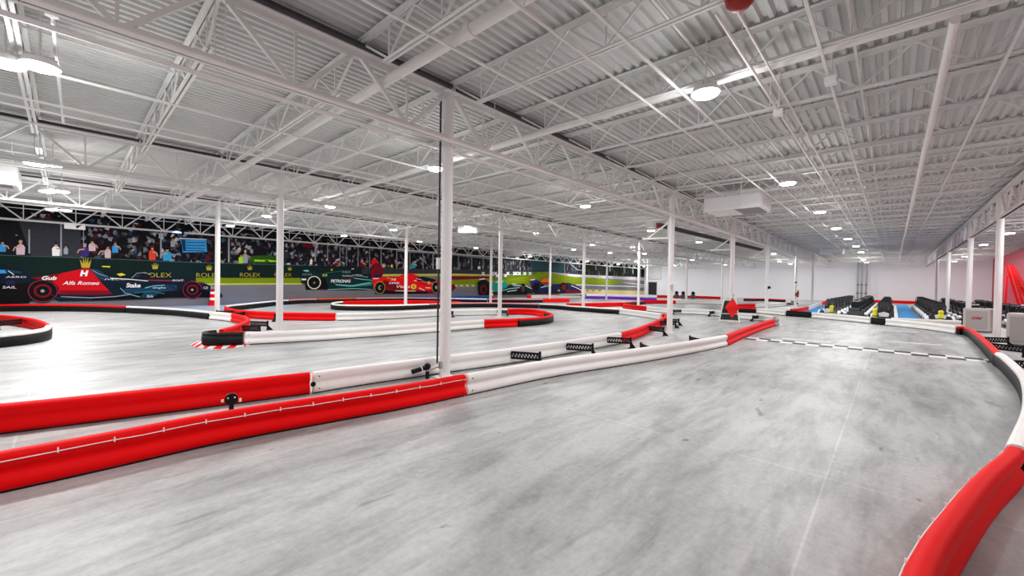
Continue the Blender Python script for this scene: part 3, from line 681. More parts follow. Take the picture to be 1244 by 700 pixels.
# ================================================================== BLUE MATS AND KARTS
def mat_strip(x0, x1, y0, y1, label):
    a = MB(); n = int((y1-y0)/1.1); a.box((0, 0, .001), (x1-x0, y1-y0, .03))
    for i in range(n): a.box((.02, i*1.1+.03, .03), (x1-x0-.02, i*1.1+1.03, .045))
    tag(a.build('floor_mat', M['mblue'], loc=(x0, y0, 0)), label, 'mat')
mat_strip(.26, 1.12, 28, 58, 'bright blue ribbed floor mat between the parked kart rows')
mat_strip(-4.5, -3.2, 30, 46, 'bright blue floor mat left of the leftmost kart row')
mat_strip(4.95, 6.0, 24, 33, 'blue floor mat beyond the rightmost karts by the red wall')
def kart():
    r = empty('racing_kart', (0, 0, 0), label='x', cat='kart', group='parked racing karts')
    a = MB(); a.box((-.3, -.72, .06), (.3, .7, .085))
    ring = [(x_*.84, y_) for x_, y_ in [(-.5, -.88), (-.3, -.98), (.3, -.98), (.5, -.88), (.58, -.5), (.6, .45), (.52, .86), (.3, .96), (-.3, .96), (-.52, .86), (-.6, .45), (-.58, -.5)]]
    a.path([(p[0], p[1], .12) for p in ring], .045, 8, True); a.path([(p[0]*.98, p[1]*.98, .22) for p in ring], .03, 8, True)
    for p in ring[::2]: a.tube((p[0], p[1], .12), (p[0]*.98, p[1]*.98, .22), .025, 6)
    K = [a.build('chassis_bumper', M['kartblack'], r)]
    for sx_ in (-1, 1):
        for sy, wd, rr in ((-.62, .13, .13), (.6, .19, .14)):
            a = MB(); c = (sx_*.38, sy, rr); a.tube((c[0]-wd/2, c[1], c[2]), (c[0]+wd/2, c[1], c[2]), rr, 14)
            K.append(a.build('wheel', M['tyre'], r)); 
    for sx_ in (-1, 1):
        a = MB(); a.prism([(-.42, .12), (.38, .12), (.38, .34), (.1, .4), (-.42, .25)], 'x', sx_*.44-.07, sx_*.44+.07)
        K.append(a.build('side_pod', M['kartwhite'], r))
    a = MB(); a._add([(-.42, -.95, .2), (.42, -.95, .2), (.34, -.6, .42), (-.34, -.6, .42), (-.4, -.9, .12), (.4, -.9, .12), (.3, -.55, .2), (-.3, -.55, .2)], [(0,1,2,3),(4,7,6,5),(0,4,5,1),(1,5,6,2),(2,6,7,3),(3,7,4,0)])
    K.append(a.build('nose_cone', M['kartblack'], r))
    a = MB(); a.prism([(-.15, .26), (.15, .26), (.2, .46), (0, .54), (-.2, .46)], 'y', -.79, -.72); K.append(a.build('number_panel', M['kartwhite'], r))
    a = MB(); a.prism([(-.14, .42), (.14, .42), (.19, .62), (-.19, .62)], 'y', -.42, -.34); a.bar((0, -.62, .2), (0, -.2, .62), .05); K.append(a.build('dash_fairing', M['kartblack'], r))
    a = MB(); pts = [(.17*math.cos(t), -.2+.17*math.sin(t)*.55, .66+.17*math.sin(t)*.8) for t in [i*math.pi/6 for i in range(12)]]
    a.path(pts, .016, 6, True); a.bar(pts[0], pts[6], .03, .02); K.append(a.build('steering_wheel', M['kartblack'], r))
    a = MB()
    pr = [(-.08, .16), (.3, .14), (.44, .3), (.56, .98), (.5, .99), (.37, .36), (.26, .21), (-.08, .2)]
    a.prism(pr, 'x', -.17, .17); a.prism([(-.1, .16), (.3, .14), (.46, .34), (.5, .62), (.42, .6), (.3, .42), (-.08, .34)], 'x', -.23, -.17); a.prism([(-.1, .16), (.3, .14), (.46, .34), (.5, .62), (.42, .6), (.3, .42), (-.08, .34)], 'x', .17, .23)
    K.append(a.build('seat', M['kartblack'], r))
    a = MB(); a.bevbox((-.3, .52, .16), (.3, .84, .48), .04); a.bevbox((-.2, .56, .48), (.2, .78, .66), .03); K.append(a.build('engine_cover', M['kartgrey'], r))
    a = MB(); a.path([(-.25, .6, .3), (-.25, .64, .86), (-.16, .66, 1.02), (.16, .66, 1.02), (.25, .64, .86), (.25, .6, .3)], .022, 8); a.tube((-.14, .65, .93), (.14, .65, .93), .05, 8); K.append(a.build('roll_hoop', M['kartblack'], r))
    return r, [(k, []) for k in K]
KR, KC = kart(); first = True
rowsK = [(-2.6, [29.4+2.15*i for i in range(8)], 0, 'leftmost kart row'), (-1.42, [28.8+2.15*i for i in range(10)], math.pi, 'second kart row from the left'),
         (-.28, [28.0+2.15*i for i in range(8)], 0, 'kart row just left of the blue mat'), (1.7, [28.7+2.15*i for i in range(10)], 0, 'kart row just right of the blue mat'),
         (2.9, [30.3, 32.45, 34.6, 36.75, 41.2, 43.35, 45.5], math.pi, 'dark kart row right of the mat'), (4.25, [24.6+2.15*i for i in range(9)], math.pi, 'rightmost kart row beyond the grey cabinets')]
for X, YS, rz, nm in rowsK:
    for i, Y in enumerate(YS):
        lab = 'black kart with white pods, %s in the %s' % (ordn[i], nm)
        XX = X+random.uniform(-.01, .01)
        if first: KR.location = (XX, Y, 0); KR.rotation_euler = (0, 0, rz); KR['label'] = lab; first = False
        else: dup(KR, (XX, Y, 0), rz+random.uniform(-.01, .01), lab, KC)
def post(px_, lab, Y=27.3):
    d = ray(px_, 370); x = d.x/d.y*Y
    r = empty('yellow_post', (x, Y, 0), label=lab, cat='post')
    a = MB(); a.tube((0, 0, 0), (0, 0, .06), .14, 12).tube((0, 0, .06), (0, 0, .6), .09, 12, .075).sphere((0, 0, .64), .1, 12); a.build('post_body', M['yellow'], r)
    a = MB(); a.tube((0, 0, .34), (0, 0, .38), .1, 12); a.build('dark_band', M['bolt'], r)
post(1010.5, 'yellow round-topped post before the leftmost kart row', 27.8); post(1063, 'yellow round-topped post left of the first kart row by the blue mat', 26.5); post(1143.5, 'yellow round-topped post before the kart row right of the blue mat', 27.1)

# ================================================================== RED STEEL RAMP AT THE RIGHT WALL
r = empty('red_ramp_frame', (5.4, 38, 0), label='bright red leaning steel frame against the red wall at the right edge', cat='steel frame')
a = MB()
for dy in (0, 1.2):
    a.bar((-.25, dy, 3.2), (1.0, dy-.2, 0), .3, .16); a.bar((-.3, dy, 3.2), (.4, dy-.1, 0), .2, .12)
for t in (.2, .4, .6, .8): a.bar((-.25+1.25*t, 0, 3.2-3.2*t), (-.25+1.25*t, 1.2, 3.2-3.2*t), .07)
a.bar((-.45, .1, 0), (-.4, .1, 2.6), .1)
a.build('beams', M['truss'], r)
a = MB()
for t in (.5, .6, .7): a.bevbox((-.25+1.25*t-.1, -.14, 3.2-3.2*t-.08), (-.25+1.25*t+.02, -.09, 3.2-3.2*t+.08), .01)
a.build('white_stickers', M['kartwhite'], r)
r = empty('pit_table', (5.75, 34.4, 0), label='long white-topped counter under the red steel frame', cat='counter')
MB().bevbox((-.7, -.2, .84), (.7, 1.6, .92), .02).build('top', M['white'], r)
for sx_ in (-.6, .6):
    for yy in (-.1, 1.5): MB().bar((sx_, yy, 0), (sx_, yy, .838), .05).build('leg', M['metal'], r)

# ================================================================== ROOF UNITS
def unit(x0, x1, y0, y1, z0, z1, label, rods=True):
    r = empty('hanging_unit', (x0, y0, 0), label=label, cat='air unit')
    lx, ly = x1-x0, y1-y0
    MB().bevbox((0, 0, z0), (lx, ly, z1), .03).build('casing', M['insul'], r)
    a = MB(); a.box((lx, .08, z0+.06), (lx+.012, ly-.08, z1-.06))
    for k in range(5): a.box((lx+.01, .1, z0+.08+k*(z1-z0-.2)/5), (lx+.03, ly-.1, z0+.1+k*(z1-z0-.2)/5))
    a.build('louvre', M['insul'], r)
    a = MB(); a.box((lx*.55, .1, z0-.012), (lx-.08, ly-.1, z0-.001)); a.build('underside_grille', M['grille'], r)
    repeat(MB().tube((0, 0, z1), (0, 0, 5.149), .012, 6), 'hanger_rod', M['steel'], r, [(sx_, sy, 0) for sx_ in (.1, lx-.1) for sy in (.1, ly-.1)])
c = flr(868, 252, 4.3)
unit(-4.75, -3.05, 14.6, 16.0, 4.17, 4.78, 'large white boxed heater hung under the roof, middle right of the view')
r = empty('drop_rod', (-3.55, 14.35, 0), label='thin white drain rod beside the large hung heater', cat='pipe'); a = MB(); a.path([(0, 0, 5.149), (0, 0, 4.2), (.1, 0, 4.12)], .014, 6); a.build('rod', M['steel'], r)
x0, y0 = flr(997, 309, 4.3); unit(x0, x0+1.4, y0-.6, y0+.6, 4.3, 4.75, 'small white heater box hung far off near the end of the lamp row')
x0, y0 = flr(0, 219, 4.1); unit(x0-1.3, x0+.1, y0-.75, y0+.3, 4.0, 4.5, 'white heater box cut by the left edge, under the roof')
x0, y0 = flr(612, 311, 4.25); unit(x0, x0+1.3, y0, y0+1.4, 4.25, 4.72, 'white heater box above the green car of the mural')
# round duct fan
x0, y0 = flr(557, 283, 4.2)
r = empty('duct_fan', (x0, y0, 4.38), rz=math.radians(35), label='white round duct fan with black mouth hung right of the big column', cat='fan')
MB().tube((0, 0, 0), (1.0, 0, 0), .2, 18).build('duct', M['steel'], r); MB().tube((-.03, 0, 0), (-.001, 0, 0), .19, 18).build('mouth', M['black'], r); MB().tube((.2, 0, .2), (.2, 0, .75), .01, 6).tube((.8, 0, .2), (.8, 0, .75), .01, 6).build('hanger_rods', M['steel'], r)
# radiant tube heater
(xa, ya), (xb, yb) = flr(792, 273, 4.3), flr(925, 304.5, 4.3)
r = empty('tube_heater', (xa, ya, 4.3), label='long dark radiant tube heater with white and red burner box', cat='heater')
L_ = math.hypot(xb-xa, yb-ya); dx_, dy_ = (xb-xa)/L_, (yb-ya)/L_
a = MB(); hood = [(-.2, 0), (-.12, .13), (.12, .13), (.2, 0), (.12, .1), (-.12, .1)]
a.sweep([(dx_*.6, dy_*.6), (xb-xa, yb-ya)], hood).build('reflector_hood', M['tubeh'], r)
MB().tube((dx_*.4, dy_*.4, 0), (xb-xa, yb-ya, 0), .05, 10).build('radiant_tube', M['tubeh'], r)
MB().bevbox((-.2, -.2, -.14), (.16, .1, .16), .02).build('burner_box', M['white'], r)
MB().tube((dx_*.16, dy_*.16, 0), (dx_*.55, dy_*.55, 0), .13, 12).build('burner', M['heaterred'], r)
repeat(MB().tube((0, 0, .12), (0, 0, .849), .008, 5), 'hanger_rod', M['steel'], r, [(dx_*L_*(.1+.16*k), dy_*L_*(.1+.16*k), 0) for k in range(6)])
# white triangular wall brackets on three columns
for (X, Y), z, lab in (((-5.75, 14.45), 3.35, 'second'), ((-5.75, 22.0), 3.45, 'third'), ((-5.75, 29.6), 3.5, 'fourth')):
    r = empty('column_bracket', (X, Y, z), label='white triangular bracket reaching left from the %s column of the nearest row' % lab, cat='bracket')
    MB().bar((-.1, 0, 0), (-1.0, -.15, 0), .06).bar((-.1, 0, .55), (-.8, -.12, .02), .05).build('arms', M['steel'], r)
    MB().box((-.125, -.06, -.06), (-.096, .06, .62)).build('plate', M['steel'], r)
r = empty('column_brace', (-5.75, 4.52, 0), label='pair of thin white diagonal rods left of the big front column', cat='brace')
MB().tube((-.1, .0, 3.7), (-.75, .35, 3.15), .014, 8).tube((-.1, .1, 3.6), (-.72, .45, 3.1), .012, 8).tube((-.75, .35, 3.15), (-.1, .05, 3.2), .014, 8).build('rods', M['steel'], r)
# junction boxes, strobe bell, hanging conduit, exit sign
for q, z, lab in (((946, 137), 4.5, 'white junction box under the joists where conduits cross'), ((1010, 98), 4.48, 'white junction box with cable right of the brightest lamp')):
    x, y = flr(*q, z); r = empty('junction_box', (x, y, z), label=lab, cat='junction box')
    MB().bevbox((-.07, -.07, -.05), (.07, .07, .05), .01).build('box', M['steel'], r); MB().tube((0, 0, .05), (0, 0, 5.149-z), .012, 6).build('conduit', M['beam'], r)
x, y = flr(899, -3, 4.4); r = empty('alarm_bell', (x, y, 4.4), label='dark red round alarm bell at the top edge of the view', cat='bell')
MB().tube((0, 0, -.05), (0, 0, 0), .12, 18, .13).sphere((0, 0, -.05), .11, 14, (1, 1, .6)).build('bell', M['heaterred'], r); MB().tube((0, 0, 0), (0, 0, .749), .015, 6).build('hanger', M['beam'], r)
x, y = flr(63, 20, 4.6)
r = empty('hanging_conduit', (x, y, 0), label='bright white conduit rod crossing the joists at the upper left', cat='conduit')
x2, y2 = flr(77, 155, 4.55)
MB().tube((0, 0, 4.66), (x2-x, y2-y, 4.64), .022, 8).build('rod', M['steel'], r); MB().tube((0, 0, 4.6), (0, 0, 4.72), .06, 8).tube((0, 0, 4.6), (0, 0, 5.149), .008, 6).build('clamp', M['beam'], r)
yy_, zz_ = on_x(91, 275, -29.52)
r = empty('hanging_sign', (-29.52, yy_, zz_), label='white hanging sign with black arrow under the mural girder at the left', cat='sign')
MB().bevbox((-.03, -.36, -.15), (.03, .36, .15), .015).build('board', M['white'], r)
MB().prism([(.02, .02), (.25, .1), (.07, -.11)], 'x', .031, .036).build('arrow', M['black'], r); MB().tube((0, -.3, .15), (0, -.3, 4.14-zz_), .012, 6).tube((0, .3, .15), (0, .3, 4.14-zz_), .012, 6).build('hanger_rods', M['steel'], r)
# items fixed on columns
def on_column(X, Y, name, cat, label, z, fn, px=0):
    d = Vector((-X, -Y)).normalized(); r = empty(name, (X+d.x*.1, Y+d.y*.1, z), rz=math.atan2(d.y, d.x)+math.pi/2, label=label, cat=cat); fn(r); return r
def ext(r):
    MB().tube((.14, -.09, 0), (.14, -.09, .42), .08, 14).sphere((.14, -.09, .42), .08, 12, (1, 1, .6)).build('cylinder', M['heaterred'], r)
    MB().bar((.14, -.09, .45), (.2, -.16, .56), .04).path([(.14, -.09, .5), (.22, -.12, .42), (.22, -.12, .2)], .014).build('valve_hose', M['black'], r)
    MB().box((-.02, -.02, .1), (.15, .0, .34)).build('wall_hook', M['bolt'], r)
on_column(-5.75, 40.0, 'fire_extinguisher', 'fire extinguisher', 'red fire extinguisher hung on the fifth column of the nearest row', .85, ext)
def sgn(r): MB().box((-.08, -.015, 0), (.08, 0, .1)).build('plate', M['heaterred'], r)
on_column(-5.75, 40.0, 'extinguisher_sign', 'sign', 'small red sign above the fire extinguisher on the fifth column', 2.0, sgn)
def camr(r): MB().sphere((.12, -.08, 0), .09, 12).build('dome', M['black'], r); MB().bar((0, 0, 0), (.12, -.06, .05), .05).build('arm', M['steel'], r)
on_column(-5.75, 29.6, 'dome_camera', 'camera', 'small black dome camera on the fourth column of the nearest row', 1.62, camr)
def reel(r): MB().tube((.2, -.12, 0), (.2, -.04, 0), .1, 18).build('reel', M['steel'], r); MB().bar((0, -.03, 0), (.2, -.06, 0), .05).build('arm', M['steel'], r)
on_column(-5.75, 14.45, 'hose_reel', 'reel', 'white round reel on the second column of the nearest row', 1.72, reel)
# risers on the far wall, small boxes by the far barrier, wall pipe
for k, (dxx, lab) in enumerate(((-3.05, 'left'), (-2.7, 'middle'), (-2.3, 'right'))):
    r = empty('riser_pipe', (dxx, YF-.4-.15*k, 0), label='grey riser pipe standing at the far wall, %s of the group of three' % lab, cat='pipe')
    MB().tube((0, 0, .0), (0, 0, 5.1), .09, 12).build('pipe', M['metal'], r); MB().tube((0, 0, 2.0), (0, 0, 2.1), .12, 12).tube((0, 0, 1.0), (0, 0, 1.1), .12, 12).build('collar', M['bolt'], r)
for q, lab in ((822, 'left one of the three'), (830, 'middle one of the three'), (842, 'right one of the three')):
    d = ray(q, 356.5); Y = 52.0; x = d.x/d.y*Y; r = empty('track_marker', (x, Y, 0), label='small dark marker light standing on the far floor, %s' % lab, cat='marker light')
    MB().bevbox((-.25, -.15, 0), (.25, .15, .5), .05).build('base', M['kartgrey'], r); MB().sphere((0, 0, .68), .22, 12).build('head', M['black'], r)

# ================================================================== RACING MURAL (flat printed wrap on the left wall)
MX = XL+.02
mu = empty('wall_mural', (MX, 0, 0), label='huge printed racing mural covering the left wall, cars before a grandstand', cat='mural')
class Mural:
    def __init__(s): s.l = {}; s.mats = []; s.k = 0; s.mb = MB()
    def mi(s, m):
        if m not in s.mats: s.mats.append(m)
        return s.mats.index(m)
    def poly(s, m, pts, wall=False):
        s.mb.k = s.mi(m); s.k += 1; x = s.k*.00035
        P = [p if wall else on_x(p[0], p[1], MX+x) for p in pts]
        s.mb._add([(x, a, b) for a, b in P], [tuple(range(len(P)))])
    def ell(s, m, cx, cy, rx, ry, n=24):
        s.poly(m, [(cx+rx*math.cos(2*math.pi*i/n), cy-ry*math.sin(2*math.pi*i/n)) for i in range(n)])
    def line(s, m, pts, w):
        for (x0, y0), (x1, y1) in zip(pts, pts[1:]):
            L = math.hypot(x1-x0, y1-y0) or 1; nx, ny = -(y1-y0)/L*w/2, (x1-x0)/L*w/2
            s.poly(m, [(x0+nx, y0+ny), (x1+nx, y1+ny), (x1-nx, y1-ny), (x0-nx, y0-ny)])
    def text(s, t, m, x0, y0, x1, y1, shear=0, bold=0):
        # (x0,y0) lower left, (x1,y1) upper right, as seen from the hall
        s.k += 1; a = on_x(x0, y0, MX); b = on_x(x1, y0, MX); c = on_x(x0, y1, MX)
        w = math.hypot(b[0]-a[0], b[1]-a[1]); h = abs(c[1]-a[1])
        me = text_mesh(t, w, h, 'lettering', m, shear, bold)
        o = bpy.data.objects.new('printed_lettering', me); col.objects.link(o); o.parent = mu
        o.matrix_local = Matrix.Translation((.045+s.k*.00035, a[0], a[1])) @ Matrix(((0, 0, 1, 0), (1, 0, 0, 0), (0, 1, 0, 0), (0, 0, 0, 1))) @ Matrix.Rotation(math.atan2(b[1]-a[1], b[0]-a[0]), 4, 'Z')
U = Mural()
pm = lambda n, c, v=.15, sc=3, st=None: mat('print_'+n, c, .8, v, sc, stretch=st, spec=.15)
K = dict(crowd=crowd_mat('print_crowd', 6.5, [(0, '101216'), (.45, '2A2228'), (.6, '5E1B26'), (.68, '1D2C4A'), (.76, '8A8A92'), (.9, 'D8CFCB'), (.96, '3E5A78')], (1, 1, .8)),
    stand=crowd_mat('print_stand', 5, [(0, '181C22'), (.4, '2E3236'), (.7, '6A6B70'), (.85, '3A2A30'), (.94, 'B8B8BC')], (1, 2.5, .6)),
    trees=crowd_mat('print_trees', 3, [(0, '0C120E'), (.55, '1A241A'), (.75, '2E3C26'), (.92, '5C6A58')], (1, 1.4, .5)),
    dark=pm('dark', '14161B'), fence=pm('fence_grey', '34363C', .3, 8), wall=pm('green_hoarding', '0B211F'), walll=pm('green_hoarding_top', '47605A'), grass=pm('grass', '7C900A', .25, 1.5, (1, .4, 3)), grassd=pm('dark_grass', '5E7A10', .3, 1.5),
    grassy=pm('dry_grass', 'C9C45E', .2), asph=pm('asphalt', '77757B', .18, 1.2, (1, .3, 4)), asphl=pm('light_asphalt', 'B9B3B8', .12, 1.2, (1, .3, 4)), white=pm('white', 'F0F0F0', .04), sand=pm('sand', 'D9CE8E', .12, 2),
    red=pm('red', 'C80818', .1), redd=pm('dark_red', '7A0A1C', .2), navy=pm('navy', '0B1A2A', .25), navyl=pm('light_navy', '173C56', .2), black=pm('tyre_black', '0A0A0C', .2), pinkr=pm('wheel_pink', '9A2448', .2),
    gold=pm('gold', 'B5A436', .15), teal=pm('teal', '1A8E84', .2), teald=pm('dark_teal', '092A2D', .25), tealp=pm('pale_teal', '8FD0CC', .1), skin=pm('skin', 'C89A86', .15), shirt=pm('pale_shirt', 'D4B8C0', .15), oran=pm('orange_red', 'E0452A', .1),
    cyan=pm('cyan_shirt', '2E9CB4', .1), banner=pm('banner_blue', '3E9ADA', .15), lime=pm('lime', 'A6E01E', .15), green=pm('green_car', '2C5A1A', .25), ylw=pm('yellow', 'E8D23A', .1), purp=pm('purple', '3C2C78', .2), bred=pm('bright_red', 'F0121A', .06), pale=pm('pale_grey', '9AA0A8', .1), bluedk=pm('deep_blue', '16224E', .2), orange=pm('orange', 'F07028', .1), tealstand=pm('teal_stand', '2A4A50', .25, 1.2))
k = K
YR = on_x(787, 350, MX)[0]
# base sheet: full wall height, back to beyond the left frame edge
U.poly(k['dark'], [(-6.9, .02), (YR, .02), (YR, 5.0), (-6.9, 5.0)], True)
U.poly(k['crowd'], [(-60, 250), (0, 255), (310, 285), (560, 302), (640, 307), (640, 332), (430, 330), (240, 320), (0, 311), (-60, 308)])
U.poly(k['dark'], [(-60, 250), (0, 255), (36, 262), (36, 311), (-60, 308)])
U.poly(k['fence'], [(20, 262), (98, 270), (98, 313), (38, 311)])
U.poly(k['stand'], [(545, 300), (645, 307), (648, 330), (545, 328)])
U.poly(k['tealstand'], [(645, 305), (702, 311), (702, 334), (660, 333), (645, 328)])
U.poly(k['trees'], [(700, 309), (788, 314), (788, 338.5), (740, 336), (700, 334)])
U.poly(k['stand'], [(685, 322), (706, 318), (706, 335), (683, 333)])
# ground bands
U.poly(k['asph'], [(-60, 340), (250, 343), (430, 340), (560, 332), (660, 333), (788, 337), (788, 358.5), (-60, 380)])
U.poly(k['fence'], [(430, 325.5), (555, 327.5), (660, 329), (660, 332), (555, 333), (430, 333)])
U.poly(k['grassy'], [(460, 333.2), (555, 332.5), (600, 334), (600, 336), (560, 335.2), (460, 336)])
U.poly(k['redd'], [(540, 335.4), (600, 335.5), (600, 339), (570, 340), (540, 340)])
U.poly(k['grass'], [(545, 340.5), (590, 338.5), (640, 331), (665, 330.5), (700, 335), (760, 342), (748, 345.5), (700, 345.3), (600, 347), (545, 346)])
U.poly(k['grassd'], [(590, 338.5), (640, 331), (652, 330.6), (652, 334), (600, 341)])
U.poly(k['asphl'], [(664, 330.5), (700, 333.4), (788, 337.6), (788, 341.5), (740, 338.5), (700, 337)])
U.poly(k['white'], [(690, 333.8), (725, 335.5), (725, 336.4), (690, 335)])
U.poly(k['grass'], [(700, 337.2), (740, 340.5), (752, 343.6), (740, 345.5), (700, 345.5)])
U.poly(k['white'], [(700, 345.6), (788, 348.4), (788, 349.2), (700, 346.4)])
U.poly(k['white'], [(754, 343), (788, 346.4), (788, 347.8)])
U.poly(k['sand'], [(705, 351.4), (788, 353.8), (788, 358.2), (705, 356.6)])
U.poly(k['sand'], [(545, 346), (592, 346), (592, 348), (545, 348.4)])
for x in range(548, 592, 7): U.poly(k['dark'], [(x, 346.4), (x+3, 346.4), (x+4.5, 347.8), (x+1.5, 347.8)])
for x in (712, 719, 727): U.poly(k['dark'], [(x, 352.6), (x+3.2, 352.6), (x+3.2, 353.6), (x, 353.6)])
# green hoarding
U.poly(k['wall'], [(-60, 307), (0, 309.5), (130, 314.6), (240, 319.2), (370, 322.5), (440, 324), (440, 338), (250, 337.8), (250, 352), (-60, 352)])
U.line(k['walll'], [(-60, 307), (0, 310), (130, 314.6), (240, 319.2), (370, 322.5)], .7)
U.poly(k['grass'], [(238, 337.6), (368, 337.8), (368, 344.6), (238, 345)])
U.poly(k['grassy'], [(238, 344.4), (368, 344), (368, 345.6), (238, 346.6)])
# tall light posts of the fence
for x, y0, y1, w in ((74.2, 270, 311, 1.9), (35.5, 279, 308, 1.9), (195.5, 279, 314, 1.9), (278, 285, 318.6, 1.9), (101.5, 274, 306, .8), (383, 293, 318, 1.5), (398, 294, 320, .9), (413, 296, 322, .7), (421, 297, 323, .7), (435, 298, 324, .8), (449, 299, 326, .8), (463, 300, 326, 1), (482, 302, 326.5, 1), (498, 303, 327, .8), (514, 304, 327, .8), (526, 306, 327, 1.4), (557, 307, 328, .8), (573, 308, 328, .8), (587, 312, 328, .7)):
    U.line(k['pale'], [(x, y0), (x, y1)], w)
for x, y0, y1 in ((686, 316, 333), (704, 312, 325), (724, 313, 328), (741, 316, 330), (759, 318, 332), (769, 318, 333)): U.line(k['pale'], [(x, y0), (x, y1)], .8)
U.line(k['pale'], [(483, 305), (550, 309.5), (597, 314.5)], 1.4)
U.line(k['pale'], [(688, 317), (702, 328), (712, 329)], 1)
# spectators and marshals along the fence
def fan(x, y, c, hair='dark', w=6, h=14, arm=0):
    U.poly(k[c], [(x-w/2, y), (x+w/2, y), (x+w*.55, y-h*.5), (x+w*.3, y-h*.68), (x-w*.3, y-h*.68), (x-w*.55, y-h*.5)])
    U.ell(k['skin'], x, y-h*.82, w*.2, h*.14, 10); U.ell(k[hair], x, y-h*.9, w*.24, h*.09, 10)
    if arm: U.line(k['skin'], [(x, y-h*.55), (x+arm, y-h*.5), (x+arm*1.3, y-h*.25)], 1.5)
for a in ((3, 306, 'banner', 'dark', 8, 14, 6), (25, 309.5, 'shirt', 'skin', 10, 18, -7), (68, 311, 'white', 'dark', 9, 17, 5), (80, 309, 'pale', 'dark', 5, 12, 0), (103, 311.5, 'purp', 'pale', 9, 16, -7), (112, 305, 'shirt', 'dark', 8, 14, 5), (131, 313.5, 'shirt', 'dark', 7, 16, -9), (140, 307, 'banner', 'redd', 7, 14, 5), (20, 292, 'dark', 'dark', 6, 8, 0),
          (185, 316, 'oran', 'redd', 8, 18, 5), (203, 316.6, 'cyan', 'dark', 10, 16, -6), (210, 300, 'pale', 'dark', 5, 12, 4), (293, 320, 'lime', 'dark', 6, 12, 0), (298, 319.6, 'pale', 'ylw', 6, 16, 5), (348, 314, 'fence', 'dark', 6, 12, 0), (378, 321, 'white', 'dark', 2.6, 9, 0), (397, 322.5, 'bluedk', 'white', 4, 8, 0), (409, 323, 'redd', 'white', 4, 8, -3), (440, 324, 'redd', 'shirt', 6, 8, 3), (455, 322, 'bred', 'dark', 7, 10, 0), (466, 325, 'shirt', 'dark', 3, 6, 2), (476, 325, 'ylw', 'dark', 2.5, 5, 0), (502, 326, 'cyan', 'dark', 5, 10, 3), (533, 326, 'white', 'dark', 3, 6, 0), (582, 327, 'white', 'dark', 3, 5, 0)):
    fan(*a)
U.poly(k['banner'], [(218, 290), (250.5, 291.5), (251.5, 306), (222, 307), (221, 298)])
U.poly(k['navyl'], [(220, 291), (225, 291), (226, 305), (222.5, 305)])
for yy in (294.5, 298, 301.5, 304.5): U.line(k['navyl'], [(226, yy), (249, yy+.5)], .9)
U.line(k['white'], [(218, 289.5), (251, 291)], .8)
U.poly(k['redd'], [(368, 296), (380, 297), (380, 301), (368, 300)])
# green recovery tractor behind the hoarding
U.poly(k['green'], [(302, 318), (305, 311), (318, 309), (330, 310.5), (337, 313), (337, 320), (302, 319.5)])
U.poly(k['dark'], [(307, 311), (309, 303), (322, 302), (325, 310)])
U.poly(k['lime'], [(309, 315.5), (323, 316), (321, 318), (309, 317.5)]); U.poly(k['lime'], [(324, 315.5), (336, 317), (336, 318), (328, 318)])
# advert crowns and names
def crown(cx, cy, s):
    U.poly(k['gold'], [(cx-s*.7, cy), (cx+s*.7, cy), (cx+s, cy-s*1.5), (cx+s*.45, cy-s*.7), (cx+s*.45, cy-s*1.9), (cx+s*.12, cy-s*.7), (cx, cy-s*2.1), (cx-s*.12, cy-s*.7), (cx-s*.45, cy-s*1.9), (cx-s*.45, cy-s*.7), (cx-s, cy-s*1.5)])
for cx, cy, s in ((104, 325.5, 7), (188.5, 327, 4.2), (254, 328.5, 3.8), (303.5, 328, 3.2), (352, 328.5, 2.5), (403, 329, 1.6)): crown(cx, cy, s)
for x0, x1, y0, y1 in ((173, 208, 337, 331.4), (238, 268, 337, 331.8), (291, 315.5, 336.3, 331.6), (333, 353.5, 336, 331.8)):
    U.text('ROLEX', k['gold'], x0, y0, x1, y1, 0, -.005)
# wheels
def wheel(cx, cy, rx, ry, rim, ring=True, hub='pale'):
    U.ell(k['black'], cx, cy, rx, ry, 30)
    if ring: U.ell(k[rim], cx, cy, rx*.95, ry*.95, 30); U.ell(k['black'], cx, cy, rx*.895, ry*.895, 30)
    U.ell(k['redd' if rim == 'pinkr' else 'dark'], cx, cy, rx*.58, ry*.58, 24); U.ell(k['black'], cx, cy, rx*.42, ry*.42, 20); U.ell(k[hub], cx-.3, cy, rx*.13, ry*.13, 12)
# car 1: rear of a dark blue car cut by the left edge
U.poly(k['navy'], [(-60, 328), (0, 327), (28, 328), (38, 334), (40, 366), (-60, 372)])
U.poly(k['navyl'], [(-60, 326), (6, 327), (26, 330), (26, 332), (-60, 331)]); U.poly(k['black'], [(-60, 346), (34, 344), (36, 368.5), (-60, 372)])
U.poly(k['banner'], [(-20, 328), (6, 328), (8, 332), (-20, 333)])
U.line(k['white'], [(10, 329), (17, 334)], .8); U.text('SAIL', k['white'], 3.5, 350.5, 20, 347.5, .1); U.text('00', k['purp'], 8, 346, 18, 341); U.text('AERO', k['white'], 7, 337.6, 32, 335.6, .1)
